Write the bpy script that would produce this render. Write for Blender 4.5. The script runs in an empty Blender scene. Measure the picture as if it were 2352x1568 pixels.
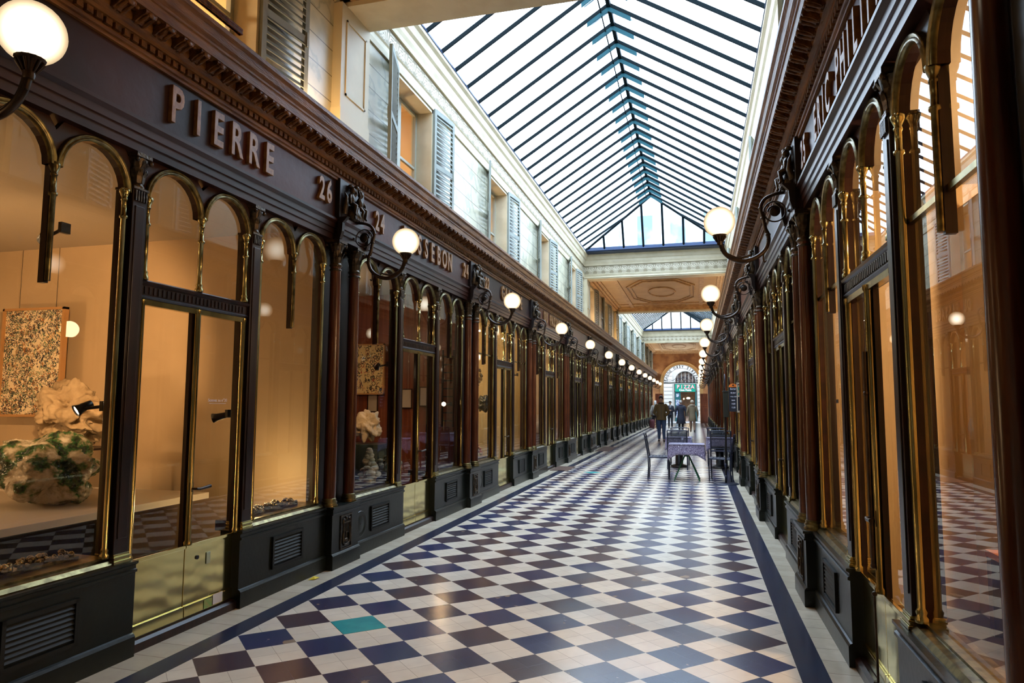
import bpy, math, random
from mathutils import Vector, Matrix, Euler, noise
random.seed(7)
PI = math.pi
sc = bpy.context.scene
COL = sc.collection

# ------------------------------------------------------------------ camera
cam_d = bpy.data.cameras.new('camera'); cam = bpy.data.objects.new('camera', cam_d); COL.objects.link(cam)
cam_d.sensor_width = 36.0; cam_d.lens = 1562.9/2352*36.0; cam_d.clip_end = 400
YAW, PITCH, ROLL = .2649, .0910, .0042
cF = Vector((-math.sin(YAW)*math.cos(PITCH), math.cos(YAW)*math.cos(PITCH), math.sin(PITCH)))
cR = Vector((math.cos(YAW), math.sin(YAW), 0)); cU = cR.cross(cF)
cR2 = math.cos(ROLL)*cR + math.sin(ROLL)*cU; cU2 = -math.sin(ROLL)*cR + math.cos(ROLL)*cU
m = Matrix((cR2, cU2, -cF)).transposed().to_4x4(); m.translation = (0, 0, 1.5)
cam.matrix_world = m
sc.camera = cam

# ------------------------------------------------------------------ world, exposure
SKY = 6.2
w = bpy.data.worlds.new('overcast_sky'); sc.world = w; w.use_nodes = True
nt = w.node_tree; bg = nt.nodes['Background']
tc = nt.nodes.new('ShaderNodeTexCoord'); nz = nt.nodes.new('ShaderNodeTexNoise'); nz.inputs['Scale'].default_value = 2.5
cr = nt.nodes.new('ShaderNodeValToRGB'); cr.color_ramp.elements[0].position = .35; cr.color_ramp.elements[1].position = .65
cr.color_ramp.elements[0].color = (.52, .72, 1, 1); cr.color_ramp.elements[1].color = (.84, .92, 1, 1)
nt.links.new(tc.outputs['Generated'], nz.inputs['Vector']); nt.links.new(nz.outputs['Fac'], cr.inputs[0]); nt.links.new(cr.outputs[0], bg.inputs['Color'])
bg.inputs['Strength'].default_value = SKY
sc.view_settings.view_transform = 'Standard'; sc.view_settings.look = 'None'; sc.view_settings.gamma = 1
sc.view_settings.use_curve_mapping = False; sc.view_settings.exposure = 0.60
cy = sc.cycles
cy.max_bounces = 7; cy.diffuse_bounces = 3; cy.glossy_bounces = 4; cy.transmission_bounces = 4; cy.transparent_max_bounces = 24
cy.use_denoising = True; cy.sample_clamp_indirect = 4.0; cy.caustics_reflective = False; cy.caustics_refractive = False
try: cy.use_light_tree = True
except Exception: pass

# ------------------------------------------------------------------ materials
MATS = {}
def mat(name, col, rough=.5, metal=0., col2=None, scale=4., stretch=(1, 1, 1), lo=.4, hi=.6, bump=0., bscale=None, spec=.5, coat=0., emit=None, estr=0., detail=4.):
    if name in MATS: return MATS[name]
    M = bpy.data.materials.new(name); M.use_nodes = True; MATS[name] = M
    n = M.node_tree.nodes; L = M.node_tree.links; b = n['Principled BSDF']
    b.inputs['Base Color'].default_value = (*col, 1); b.inputs['Roughness'].default_value = rough; b.inputs['Metallic'].default_value = metal
    b.inputs['Specular IOR Level'].default_value = spec; b.inputs['Coat Weight'].default_value = coat; b.inputs['Coat Roughness'].default_value = .12
    if emit: b.inputs['Emission Color'].default_value = (*emit, 1); b.inputs['Emission Strength'].default_value = estr
    if col2 or bump:
        t = n.new('ShaderNodeTexCoord'); mp = n.new('ShaderNodeMapping'); mp.inputs['Scale'].default_value = stretch
        L.new(t.outputs['Object'], mp.inputs[0])
        z = n.new('ShaderNodeTexNoise'); z.inputs['Scale'].default_value = scale; z.inputs['Detail'].default_value = detail
        L.new(mp.outputs[0], z.inputs['Vector'])
    if col2:
        r = n.new('ShaderNodeValToRGB'); r.color_ramp.elements[0].position = lo; r.color_ramp.elements[1].position = hi
        r.color_ramp.elements[0].color = (*col, 1); r.color_ramp.elements[1].color = (*col2, 1)
        L.new(z.outputs['Fac'], r.inputs[0]); L.new(r.outputs[0], b.inputs['Base Color'])
    if bump:
        z2 = z
        if bscale:
            z2 = n.new('ShaderNodeTexNoise'); z2.inputs['Scale'].default_value = bscale; L.new(mp.outputs[0], z2.inputs['Vector'])
        bp = n.new('ShaderNodeBump'); bp.inputs['Strength'].default_value = bump; bp.inputs['Distance'].default_value = .01
        L.new(z2.outputs['Fac'], bp.inputs['Height']); L.new(bp.outputs[0], b.inputs['Normal'])
    return M

class NG:   # tiny node-expression helper
    def __init__(s, M): s.n = M.node_tree.nodes; s.L = M.node_tree.links
    def m(s, op, a, b=None, c=None, clamp=False):
        k = s.n.new('ShaderNodeMath'); k.operation = op; k.use_clamp = clamp
        for i, v in enumerate((a, b, c)):
            if v is None: continue
            if isinstance(v, (int, float)): k.inputs[i].default_value = v
            else: s.L.new(v, k.inputs[i])
        return k.outputs[0]
    def mix(s, f, a, b):
        k = s.n.new('ShaderNodeMix'); k.data_type = 'RGBA'
        for i, v in ((0, f), (6, a), (7, b)):
            if isinstance(v, (int, float)): k.inputs[i].default_value = v
            elif isinstance(v, tuple): k.inputs[i].default_value = (*v, 1)
            else: s.L.new(v, k.inputs[i])
        return k.outputs[2]
    def xyz(s, kind='Object'):
        t = s.n.new('ShaderNodeTexCoord'); q = s.n.new('ShaderNodeSeparateXYZ'); s.L.new(t.outputs[kind], q.inputs[0]); s.t = t
        return q.outputs
    def noise(s, scale, vec=None, detail=3.):
        z = s.n.new('ShaderNodeTexNoise'); z.inputs['Scale'].default_value = scale; z.inputs['Detail'].default_value = detail
        s.L.new(vec if vec is not None else s.t.outputs['Object'], z.inputs['Vector']); return z.outputs['Fac']
    def ramp(s, f, stops):
        r = s.n.new('ShaderNodeValToRGB'); e = r.color_ramp.elements
        while len(e) < len(stops): e.new(.5)
        for q, (p, c) in zip(e, stops): q.position = p; q.color = (*c, 1)
        s.L.new(f, r.inputs[0]); return r.outputs[0]

def new_mat(name):
    M = bpy.data.materials.new(name); M.use_nodes = True; MATS[name] = M; return M, NG(M), M.node_tree.nodes['Principled BSDF']

def glass_mat(name, tint=(1, 1, 1), gain=1.7, rough=0.):
    M, g, b = new_mat(name); n = g.n; L = g.L; n.remove(b)
    geo = n.new('ShaderNodeNewGeometry'); d = n.new('ShaderNodeVectorMath'); d.operation = 'DOT_PRODUCT'
    L.new(geo.outputs['Normal'], d.inputs[0]); L.new(geo.outputs['Incoming'], d.inputs[1])
    c = g.m('ABSOLUTE', d.outputs['Value']); f = g.m('POWER', g.m('SUBTRACT', 1., c), 5.); f = g.m('ADD', g.m('MULTIPLY', f, .96), .04)
    f = g.m('DIVIDE', g.m('MULTIPLY', f, gain), g.m('ADD', f, 1.), clamp=True)
    tr = n.new('ShaderNodeBsdfTransparent'); tr.inputs[0].default_value = (*tint, 1)
    gl = n.new('ShaderNodeBsdfGlossy'); gl.inputs['Roughness'].default_value = rough
    mx = n.new('ShaderNodeMixShader'); L.new(f, mx.inputs[0]); L.new(tr.outputs[0], mx.inputs[1]); L.new(gl.outputs[0], mx.inputs[2])
    L.new(mx.outputs[0], n['Material Output'].inputs['Surface']); return M

GLASS = glass_mat('shop_glass', (.97, .96, .93), 1.75)
WINGLASS = glass_mat('window_glass', (.95, .97, .98), 2.0)

# skylight panes: clear corrugated glass, slightly milky
M, g, b = new_mat('skylight_glass'); n = g.n; L = g.L; n.remove(b)
g.xyz(); zf = g.noise(1.1, detail=5.)
f = g.m('MULTIPLY', g.ramp(zf, [(.42, (0, 0, 0)), (.75, (1, 1, 1))]), .55)
tr = n.new('ShaderNodeBsdfTransparent'); tr.inputs[0].default_value = (.93, .97, 1, 1)
tl = n.new('ShaderNodeBsdfTranslucent'); tl.inputs[0].default_value = (.8, .9, .97, 1)
mx = n.new('ShaderNodeMixShader'); L.new(f, mx.inputs[0]); L.new(tr.outputs[0], mx.inputs[1]); L.new(tl.outputs[0], mx.inputs[2])
L.new(mx.outputs[0], n['Material Output'].inputs['Surface']); SKYGLASS = M

DARKWOOD = mat('dark_mahogany', (.011, .006, .006), .30, col2=(.026, .011, .009), scale=6, stretch=(3, 3, .4), bump=.08, spec=.36)
COLWOOD = mat('red_mahogany', (.050, .011, .005), .22, col2=(.125, .032, .010), scale=5, stretch=(6, 6, .5), lo=.35, hi=.7, bump=.05)
ARCHWOOD = mat('architrave_wood', (.020, .009, .008), .34, col2=(.042, .016, .012), scale=2.5, stretch=(2, .6, 3), bump=.06, spec=.24)
FRIEZE = mat('frieze_wood', (.020, .011, .011), .40, col2=(.065, .017, .011), scale=.5, lo=.45, hi=.62, bump=.15, bscale=14, spec=.20)
CORNWOOD = mat('cornice_wood', (.080, .028, .008), .42, spec=.25, col2=(.25, .105, .026), scale=7, stretch=(3, .5, 3), lo=.3, hi=.75, bump=.5, bscale=40)
MODWOOD = mat('carved_cornice_wood', (.045, .016, .005), .45, spec=.25, col2=(.19, .075, .02), scale=20, lo=.3, hi=.7, bump=.6, bscale=60)
PLINTH = mat('black_green_paint', (.004, .006, .005), .30, spec=.34, col2=(.009, .011, .008), scale=3, bump=.1, bscale=30)
BRONZE = mat('dark_bronze', (.030, .021, .013), .34, metal=.55, col2=(.075, .048, .024), scale=30, bump=.3, bscale=60)
IRON = mat('lamp_iron', (.022, .015, .011), .36, metal=.5, col2=(.055, .032, .018), scale=12, bump=.15)
BRASS = mat('polished_brass', (.40, .35, .16), .20, metal=1., col2=(.17, .135, .055), scale=5, stretch=(2, 2, .5), lo=.35, hi=.7, bump=.03)
KICK = mat('brass_sheet', (.85, .74, .34), .14, metal=1., col2=(.74, .62, .26), scale=1.2, bump=.35, bscale=3.2)
OLDBRASS = mat('aged_brass', (.20, .165, .07), .30, metal=.9, col2=(.085, .065, .028), scale=18, bump=.1)
LETTER = mat('gilded_letter_wood', (.19, .085, .028), .42, col2=(.30, .15, .055), scale=18, bump=.3)
CREAM = mat('cream_plaster', (.56, .48, .31), .55, col2=(.66, .58, .40), scale=2.2, lo=.3, hi=.6)
CREAM2 = mat('cream_trim_paint', (.54, .48, .33), .5, col2=(.62, .56, .40), scale=3)
SHUT = mat('blue_grey_shutter_paint', (.24, .27, .25), .7, col2=(.29, .32, .29), scale=4)
FRAMEP = mat('window_frame_paint', (.36, .38, .32), .45)
VENT = mat('vent_black', (.006, .007, .006), .5, spec=.3)
BLACKWOOD = mat('blackened_wood', (.010, .006, .006), .4)
TEAL = mat('teal_iron', (.002, .006, .008), .7, spec=.08)
TEALPL = mat('teal_glazing_cap', (.012, .06, .075), .6, spec=.15)
NAVY = mat('navy_gutter', (.012, .035, .10), .45)
BLACK = mat('black_paint', (.006, .006, .007), .35)
CHAIR = mat('charcoal_metal', (.018, .022, .042), .35, metal=.3)
CTAN = mat('painted_ceiling', (.50, .33, .17), .6, col2=(.60, .42, .22), scale=2, lo=.3, hi=.7)
CTRIM = mat('ceiling_moulding', (.40, .24, .11), .5, col2=(.55, .36, .18), scale=6)
MARB = mat('brown_marble', (.16, .055, .018), .3, col2=(.36, .16, .055), scale=1.6, lo=.35, hi=.62, detail=8)
OCHRE = mat('ochre_arch_stone', (.45, .25, .08), .45)
STONE = mat('pale_street_stone', (.46, .44, .40), .7, col2=(.38, .365, .33), scale=1.2)
MATB = mat('brown_doormat', (.075, .042, .030), .95, col2=(.10, .06, .045), scale=60, bump=.6)

# cream wall with marbled blocks and horizontal joints
M, g, b = new_mat('marbled_wall'); X, Y, Z = g.xyz()
jz = g.m('ABSOLUTE', g.m('SUBTRACT', g.m('FRACT', g.m('DIVIDE', g.m('SUBTRACT', Z, 3.98), .268)), .5)); joint = g.m('GREATER_THAN', jz, .478)
vein = g.ramp(g.noise(2.2, detail=9.), [(.44, (.55, .52, .38)), (.485, (.37, .37, .27)), (.52, (.56, .53, .39)), (.60, (.60, .56, .41)), (.74, (.42, .42, .31))])
L_ = g.mix(joint, vein, (.17, .15, .09)); g.L.new(L_, b.inputs['Base Color']); b.inputs['Roughness'].default_value = .35
WALLUP = M

# plaster ornament band: repeating palmettes raised by bump
M, g, b = new_mat('palmette_frieze'); X, Y, Z = g.xyz()
T = g.m('ADD', X, Y); u = g.m('SUBTRACT', g.m('FRACT', g.m('DIVIDE', T, .27)), .5); v = g.m('DIVIDE', g.m('SUBTRACT', Z, 5.86), .27)
ang = g.m('ARCTAN2', u, g.m('ADD', v, .30)); rr = g.m('SQRT', g.m('ADD', g.m('MULTIPLY', u, u), g.m('POWER', g.m('ADD', v, .30), 2.)))
ray = g.m('MULTIPLY', g.m('GREATER_THAN', g.m('SINE', g.m('MULTIPLY', ang, 15.)), -.2), g.m('LESS_THAN', g.m('ABSOLUTE', g.m('SUBTRACT', rr, .42)), .2))
ring = g.m('LESS_THAN', g.m('ABSOLUTE', g.m('SUBTRACT', g.m('FRACT', g.m('MULTIPLY', g.m('SQRT', g.m('ADD', g.m('POWER', g.m('SUBTRACT', g.m('ABSOLUTE', u), .40), 2.), g.m('POWER', g.m('ADD', v, .12), 2.))), 7.)), .5)), .22)
h = g.m('MAXIMUM', g.m('MULTIPLY', ray, g.m('LESS_THAN', g.m('ABSOLUTE', ang), 1.15)), g.m('MULTIPLY', ring, g.m('GREATER_THAN', g.m('ABSOLUTE', u), .24)))
h = g.m('MULTIPLY', h, g.m('LESS_THAN', g.m('ABSOLUTE', v), .46))
g.L.new(g.mix(h, (.24, .20, .12), (.60, .55, .42)), b.inputs['Base Color'])
bp = g.n.new('ShaderNodeBump'); bp.inputs['Strength'].default_value = .8; bp.inputs['Distance'].default_value = .02; g.L.new(h, bp.inputs['Height']); g.L.new(bp.outputs[0], b.inputs['Normal'])
PALM = M

# checkered floor
FX0, FX1, FDX, FY0, FDY = -2.892, .522, 3.414/8, 3.5155, .414
M, g, b = new_mat('tiled_floor'); X, Y, Z = g.xyz()
u = g.m('DIVIDE', g.m('SUBTRACT', X, FX0), FDX); v = g.m('DIVIDE', g.m('SUBTRACT', Y, FY0), FDY)
p = g.m('ADD', u, v); q = g.m('SUBTRACT', u, v)
par = g.m('PINGPONG', g.m('ADD', g.m('FLOOR', p), g.m('FLOOR', q)), 1.)      # 0 dark, 1 light
def cell(v1, v2):
    cb = g.n.new('ShaderNodeCombineXYZ'); g.L.new(v1, cb.inputs[0]); g.L.new(v2, cb.inputs[1])
    wn = g.n.new('ShaderNodeTexWhiteNoise'); wn.noise_dimensions = '3D'; g.L.new(cb.outputs[0], wn.inputs[0]); return wn.outputs['Value']
p2, q2 = g.m('MULTIPLY', p, 2.), g.m('MULTIPLY', q, 2.)
rt = cell(g.m('FLOOR', p2), g.m('FLOOR', q2)); rb = cell(g.m('FLOOR', p), g.m('FLOOR', q))
def line(t, wd): return g.m('GREATER_THAN', g.m('ABSOLUTE', g.m('SUBTRACT', g.m('FRACT', t), .5)), .5-wd)
gr = g.m('MAXIMUM', line(p2, .009), line(q2, .009))
n1 = g.noise(1.6, detail=6.); n2 = g.noise(9., detail=6.)
dark = g.mix(g.ramp(rb, [(.45, (0, 0, 0)), (.60, (1, 1, 1))]), (.036, .043, .115), (.085, .052, .055)); dark = g.mix(g.m('MULTIPLY', rt, .4), dark, (.026, .040, .095))
dark = g.mix(g.ramp(n1, [(.50, (0, 0, 0)), (.7, (.6, .6, .6))]), dark, (.030, .050, .085))
wear = g.ramp(g.noise(5., detail=8.), [(.665, (0, 0, 0)), (.69, (1, 1, 1))]); dark = g.mix(g.m('MULTIPLY', wear, .8), dark, (.36, .26, .16))
light = g.mix(rt, (.74, .66, .53), (.84, .76, .62)); light = g.mix(g.ramp(n2, [(.35, (0, 0, 0)), (.8, (.45, .45, .45))]), light, (.60, .50, .40))
light = g.mix(g.m('MULTIPLY', gr, .65), light, (.20, .14, .10)); dark = g.mix(g.m('MULTIPLY', gr, .5), dark, (.09, .08, .09))
chk = g.mix(par, dark, light)
ax = g.m('ABSOLUTE', g.m('SUBTRACT', X, (FX0+FX1)/2)); hw = (FX1-FX0)/2
bandc = g.mix(rb, (.022, .028, .062), (.034, .030, .052)); bandc = g.mix(g.ramp(n2, [(.4, (0, 0, 0)), (.75, (.7, .7, .7))]), bandc, (.030, .050, .085))
yt = g.m('DIVIDE', Y, .205); bt = cell(g.m('FLOOR', yt), g.m('FLOOR', X)); edge = g.mix(bt, (.56, .49, .37), (.70, .62, .48)); edge = g.mix(g.ramp(n2, [(.35, (0, 0, 0)), (.8, (.6, .6, .6))]), edge, (.46, .39, .29))
edge = g.mix(g.m('MULTIPLY', line(yt, .012), .7), edge, (.15, .11, .08))
c1 = g.mix(g.m('GREATER_THAN', ax, hw), chk, bandc); c2 = g.mix(g.m('GREATER_THAN', ax, hw+.158), c1, edge)
g.L.new(c2, b.inputs['Base Color'])
rg = g.m('ADD', g.m('MULTIPLY', n1, .16), .13); g.L.new(rg, b.inputs['Roughness']); b.inputs['Specular IOR Level'].default_value = .62
bp = g.n.new('ShaderNodeBump'); bp.inputs['Strength'].default_value = .10; bp.inputs['Distance'].default_value = .004
g.L.new(g.m('SUBTRACT', g.m('MULTIPLY', rt, .6), g.m('MULTIPLY', gr, .6)), bp.inputs['Height']); g.L.new(bp.outputs[0], b.inputs['Normal'])
FLOORM = M

# lit frosted globes: a hot bulb seen through white glass
def globe_mat(name, st, centre=(1., .90, .66), rim=(1., .62, .27), p=3.):
    M, g, b = new_mat(name); n = g.n; L = g.L; n.remove(b)
    geo = n.new('ShaderNodeNewGeometry'); d = n.new('ShaderNodeVectorMath'); d.operation = 'DOT_PRODUCT'
    L.new(geo.outputs['Normal'], d.inputs[0]); L.new(geo.outputs['Incoming'], d.inputs[1])
    c = g.m('ABSOLUTE', d.outputs['Value']); f = g.m('POWER', c, p)
    e = n.new('ShaderNodeEmission'); L.new(g.mix(f, rim, centre), e.inputs[0]); L.new(g.m('MULTIPLY', g.m('ADD', g.m('MULTIPLY', f, .87), .13), st), e.inputs[1])
    L.new(e.outputs[0], n['Material Output'].inputs['Surface']); return M
GLOBE = globe_mat('lit_frosted_globe', 3.8, (1., .93, .76), (1., .72, .42))
BULB = mat('lit_bulb', (1, .9, .7), .5, emit=(1, .75, .42), estr=40)

# ------------------------------------------------------------------ mesh builder
class MB:
    def __init__(s): s.v = []; s.f = []; s.sm = []
    def add(s, vs, fs, smooth=False, M=None):
        o = len(s.v)
        s.v += [tuple(M @ Vector(a)) if M else tuple(a) for a in vs]
        s.f += [tuple(i+o for i in f) for f in fs]; s.sm += [smooth]*len(fs); return s
    def box(s, x0, x1, y0, y1, z0, z1, M=None):
        v = [(x, y, z) for x in (x0, x1) for y in (y0, y1) for z in (z0, z1)]
        return s.add(v, [(0, 1, 3, 2), (4, 6, 7, 5), (0, 4, 5, 1), (2, 3, 7, 6), (0, 2, 6, 4), (1, 5, 7, 3)], M=M)
    def prism(s, prof, y0, y1, M=None):            # (x,z) outline swept along y
        k = len(prof); v = [(x, y0, z) for x, z in prof]+[(x, y1, z) for x, z in prof]
        f = [(i, (i+1) % k, (i+1) % k+k, i+k) for i in range(k)]+[tuple(range(k))[::-1], tuple(range(k, 2*k))]
        return s.add(v, f, M=M)
    def lathe(s, prof, cx=0, cy=0, seg=16, M=None, cap=True, smooth=True):   # (r,z)
        v = []; k = len(prof)
        for r, z in prof:
            for i in range(seg): a = 2*PI*i/seg; v.append((cx+r*math.cos(a), cy+r*math.sin(a), z))
        f = [(j*seg+i, j*seg+(i+1) % seg, (j+1)*seg+(i+1) % seg, (j+1)*seg+i) for j in range(k-1) for i in range(seg)]
        s.add(v, f, smooth, M)
        if cap: s.add(v[:seg], [tuple(range(seg))[::-1]], M=M); s.add(v[-seg:], [tuple(range(seg))], M=M)
        return s
    def ball(s, c, r, seg=14, rings=9, M=None, smooth=True):
        if not isinstance(r, tuple): r = (r, r, r)
        v = [(c[0], c[1], c[2]-r[2])]
        for j in range(1, rings):
            t = PI*j/rings
            for i in range(seg): a = 2*PI*i/seg; v.append((c[0]+r[0]*math.sin(t)*math.cos(a), c[1]+r[1]*math.sin(t)*math.sin(a), c[2]-r[2]*math.cos(t)))
        v.append((c[0], c[1], c[2]+r[2])); e = len(v)-1
        f = [(0, 1+(i+1) % seg, 1+i) for i in range(seg)]
        f += [(1+j*seg+i, 1+j*seg+(i+1) % seg, 1+(j+1)*seg+(i+1) % seg, 1+(j+1)*seg+i) for j in range(rings-2) for i in range(seg)]
        f += [(e, 1+(rings-2)*seg+i, 1+(rings-2)*seg+(i+1) % seg) for i in range(seg)]
        return s.add(v, f, smooth, M)
    def tube(s, pts, r, seg=8, M=None, closed=False):
        pts = [Vector(p) for p in pts]; k = len(pts)
        rs = r if isinstance(r, (list, tuple)) else [r]*k
        up = None; v = []
        for i, p in enumerate(pts):
            a = pts[(i-1) % k] if (i > 0 or closed) else p; c = pts[(i+1) % k] if (i < k-1 or closed) else p
            t = (c-a).normalized()
            if up is None:
                up = t.orthogonal().normalized()
            up = (up-t*up.dot(t)).normalized(); w_ = t.cross(up)
            for j in range(seg): an = 2*PI*j/seg; v.append(p+(up*math.cos(an)+w_*math.sin(an))*rs[i])
        n_ = k if closed else k-1
        f = [(i*seg+j, i*seg+(j+1) % seg, ((i+1) % k)*seg+(j+1) % seg, ((i+1) % k)*seg+j) for i in range(n_) for j in range(seg)]
        s.add(v, f, True, M)
        if not closed: s.add(v[:seg], [tuple(range(seg))[::-1]], M=M); s.add(v[-seg:], [tuple(range(seg))], M=M)
        return s
    def rod(s, a, b_, r, r2=None, seg=8, M=None): return s.tube([a, b_], [r, r if r2 is None else r2], seg, M)
    def build(s, name, m_, parent=None, bevel=0):
        me = bpy.data.meshes.new(name); me.from_pydata([tuple(a) for a in s.v], [], s.f); me.validate()
        if len(me.polygons) == len(s.sm): me.polygons.foreach_set('use_smooth', s.sm)
        me.materials.append(m_); me.update()
        return link(name, me, parent, bevel)
def link(name, data, parent=None, bevel=0):
    o = bpy.data.objects.new(name, data); COL.objects.link(o)
    if parent: o.parent = parent
    if bevel:
        b_ = o.modifiers.new('b', 'BEVEL'); b_.width = bevel; b_.segments = 2; b_.limit_method = 'ANGLE'
    return o
def empty(name, loc=(0, 0, 0), rz=0):
    o = bpy.data.objects.new(name, None); COL.objects.link(o); o.location = loc; o.rotation_euler = (0, 0, rz); o.empty_display_size = .1; return o
def tag(o, label, cat, group=None, kind=None):
    o['label'] = label; o['category'] = cat
    if group: o['group'] = group
    if kind: o['kind'] = kind
    return o
def copy_tree(o, parent=None):
    c = o.copy(); COL.objects.link(c); c.parent = parent
    for ch in o.children: copy_tree(ch, c)
    return c
ORD = ['nearest', 'second', 'third', 'fourth', 'fifth', 'sixth', 'seventh', 'eighth', 'ninth', 'tenth', 'eleventh', 'twelfth', 'thirteenth', 'fourteenth', 'fifteenth']
def text(name, s_, size, ext, m_, parent, M, sx=1., off=0., bev=0.):
    cu = bpy.data.curves.new(name, 'FONT'); cu.body = s_; cu.size = size; cu.extrude = ext; cu.align_x = 'CENTER'; cu.offset = off; cu.bevel_depth = bev; cu.resolution_u = 3
    tmp = bpy.data.objects.new('t', cu); COL.objects.link(tmp); me = bpy.data.meshes.new_from_object(tmp); bpy.data.objects.remove(tmp); bpy.data.curves.remove(cu)
    me.name = name; me.materials.clear(); me.materials.append(m_); o = link(name, me, parent); o.matrix_local = M @ Matrix.Diagonal((sx, 1, 1, 1)); return o

# ------------------------------------------------------------------ the passage
P = 3.88; Y0 = 2.0                    # bay pitch, centre of the nearest pair of columns
XL, XR = -3.272, .836                 # plinth faces
XC = (XL+XR)/2
N0, N1 = 0, 14                        # bays counted from Y0
YEND = 57.0; YBACK = -2.2
SIDES = {'left': (XL, 0.), 'right': (XR, PI)}
def place(o, side, yc):
    x, r = SIDES[side]; o.location = (x, yc, 0); o.rotation_euler = (0, 0, r); return o

# floor
fl = MB().box(-3.45, 1.02, YBACK, YEND+.4, -.05, 0).build('floor', FLOORM); tag(fl, 'glossy floor of dark and cream checker tiles running down the passage', 'floor', kind='structure')
# two teal tiles
def teal(i, j, lab):
    cxx, cyy = FX0+(i+.5)*FDX-.0, FY0+j*FDY
    t = MB(); hx, hy = FDX/2*.985, FDY/2*.985
    t.add([(cxx-hx, cyy, .0015), (cxx, cyy-hy, .0015), (cxx+hx, cyy, .0015), (cxx, cyy+hy, .0015), (cxx-hx, cyy, -.01), (cxx, cyy-hy, -.01), (cxx+hx, cyy, -.01), (cxx, cyy+hy, -.01)],
          [(0, 1, 2, 3), (0, 4, 5, 1), (1, 5, 6, 2), (2, 6, 7, 3), (3, 7, 4, 0)])
    o = t.build('floor_tile', mat('turquoise_tile', (.02, .26, .28), .3, col2=(.035, .33, .33), scale=8)); tag(o, lab, 'floor tile')
teal(1, 2, 'turquoise diamond tile in the near left part of the floor')
teal(1, 28, 'turquoise diamond tile far down the floor near the doormat')

# ---- one bay module, local frame: x towards the passage, y along it from one pedestal centre to the next
ZS, ZA, PL, PR = 2.77, 3.03, 1.36, P-1.36
WIN = {'a': (.30, PL-.0575), 'b': (PR+.0575, P-.30)}
DOOR = (PL+.0575, PR-.0575)

def arch_set(mb_wood, mb_brass, a, b_, zcol):
    h_ = (b_-a)/4; ri = h_-.034
    for c in (a+h_, b_-h_):
        K = 14; inn = []; out = []
        for k in range(K+1):
            th = PI*k/K; co, si = math.cos(th), math.sin(th); inn.append((c+ri*co, ZS+ri*si))
            t = min(h_/abs(co) if abs(co) > 1e-6 else 9, (ZA-ZS)/si if si > 1e-6 else 9); out.append((c+t*co, ZS+t*si))
        v = []; f = []
        for xx in (-.055, -.10):
            for (y1, z1), (y2, z2) in zip(inn, out): v += [(xx, y1, z1), (xx, y2, z2)]
        n_ = 2*(K+1)
        for k in range(K):
            f += [(2*k, 2*k+1, 2*k+3, 2*k+2), (n_+2*k, n_+2*k+2, n_+2*k+3, n_+2*k+1), (2*k, 2*k+2, n_+2*k+2, n_+2*k)]
        mb_wood.add(v, f)
        prof = [(-.004, -.054), (-.004, -.040), (.0, -.030), (.008, -.024), (.015, -.034), (.021, -.034), (.029, -.026), (.034, -.034), (.034, -.055)]
        v = []; m_ = len(prof)
        K = 18
        for k in range(K+1):
            th = PI*k/K
            for dr, xx in prof: v.append((xx, c+(ri+dr)*math.cos(th), ZS+(ri+dr)*math.sin(th)))
        mb_brass.add(v, [(k*m_+j, k*m_+j+1, (k+1)*m_+j+1, (k+1)*m_+j) for k in range(K) for j in range(m_-1)], True)
def colonnette(mb, y, z0, z1, r=.016, x=-.050, base=True):
    pr = [(r, z0)] if not base else [(r*1.7, z0), (r*1.7, z0+.02), (r*1.2, z0+.03), (r*1.5, z0+.045), (r, z0+.06)]
    pr += [(r, z1-.17), (r*1.5, z1-.165), (r*1.5, z1-.15), (r, z1-.145), (r, z1-.06), (r*1.25, z1-.055), (r*1.25, z1-.045), (r, z1-.04), (r*1.9, z1-.005), (r*2.0, z1+.008), (r*1.4, z1+.02)]
    mb.lathe(pr, x, y, 8)
    for s_ in (-1, 1): mb.ball((x+.01, y+s_*r*1.5, z1+.012), .009, 6, 4)

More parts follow.
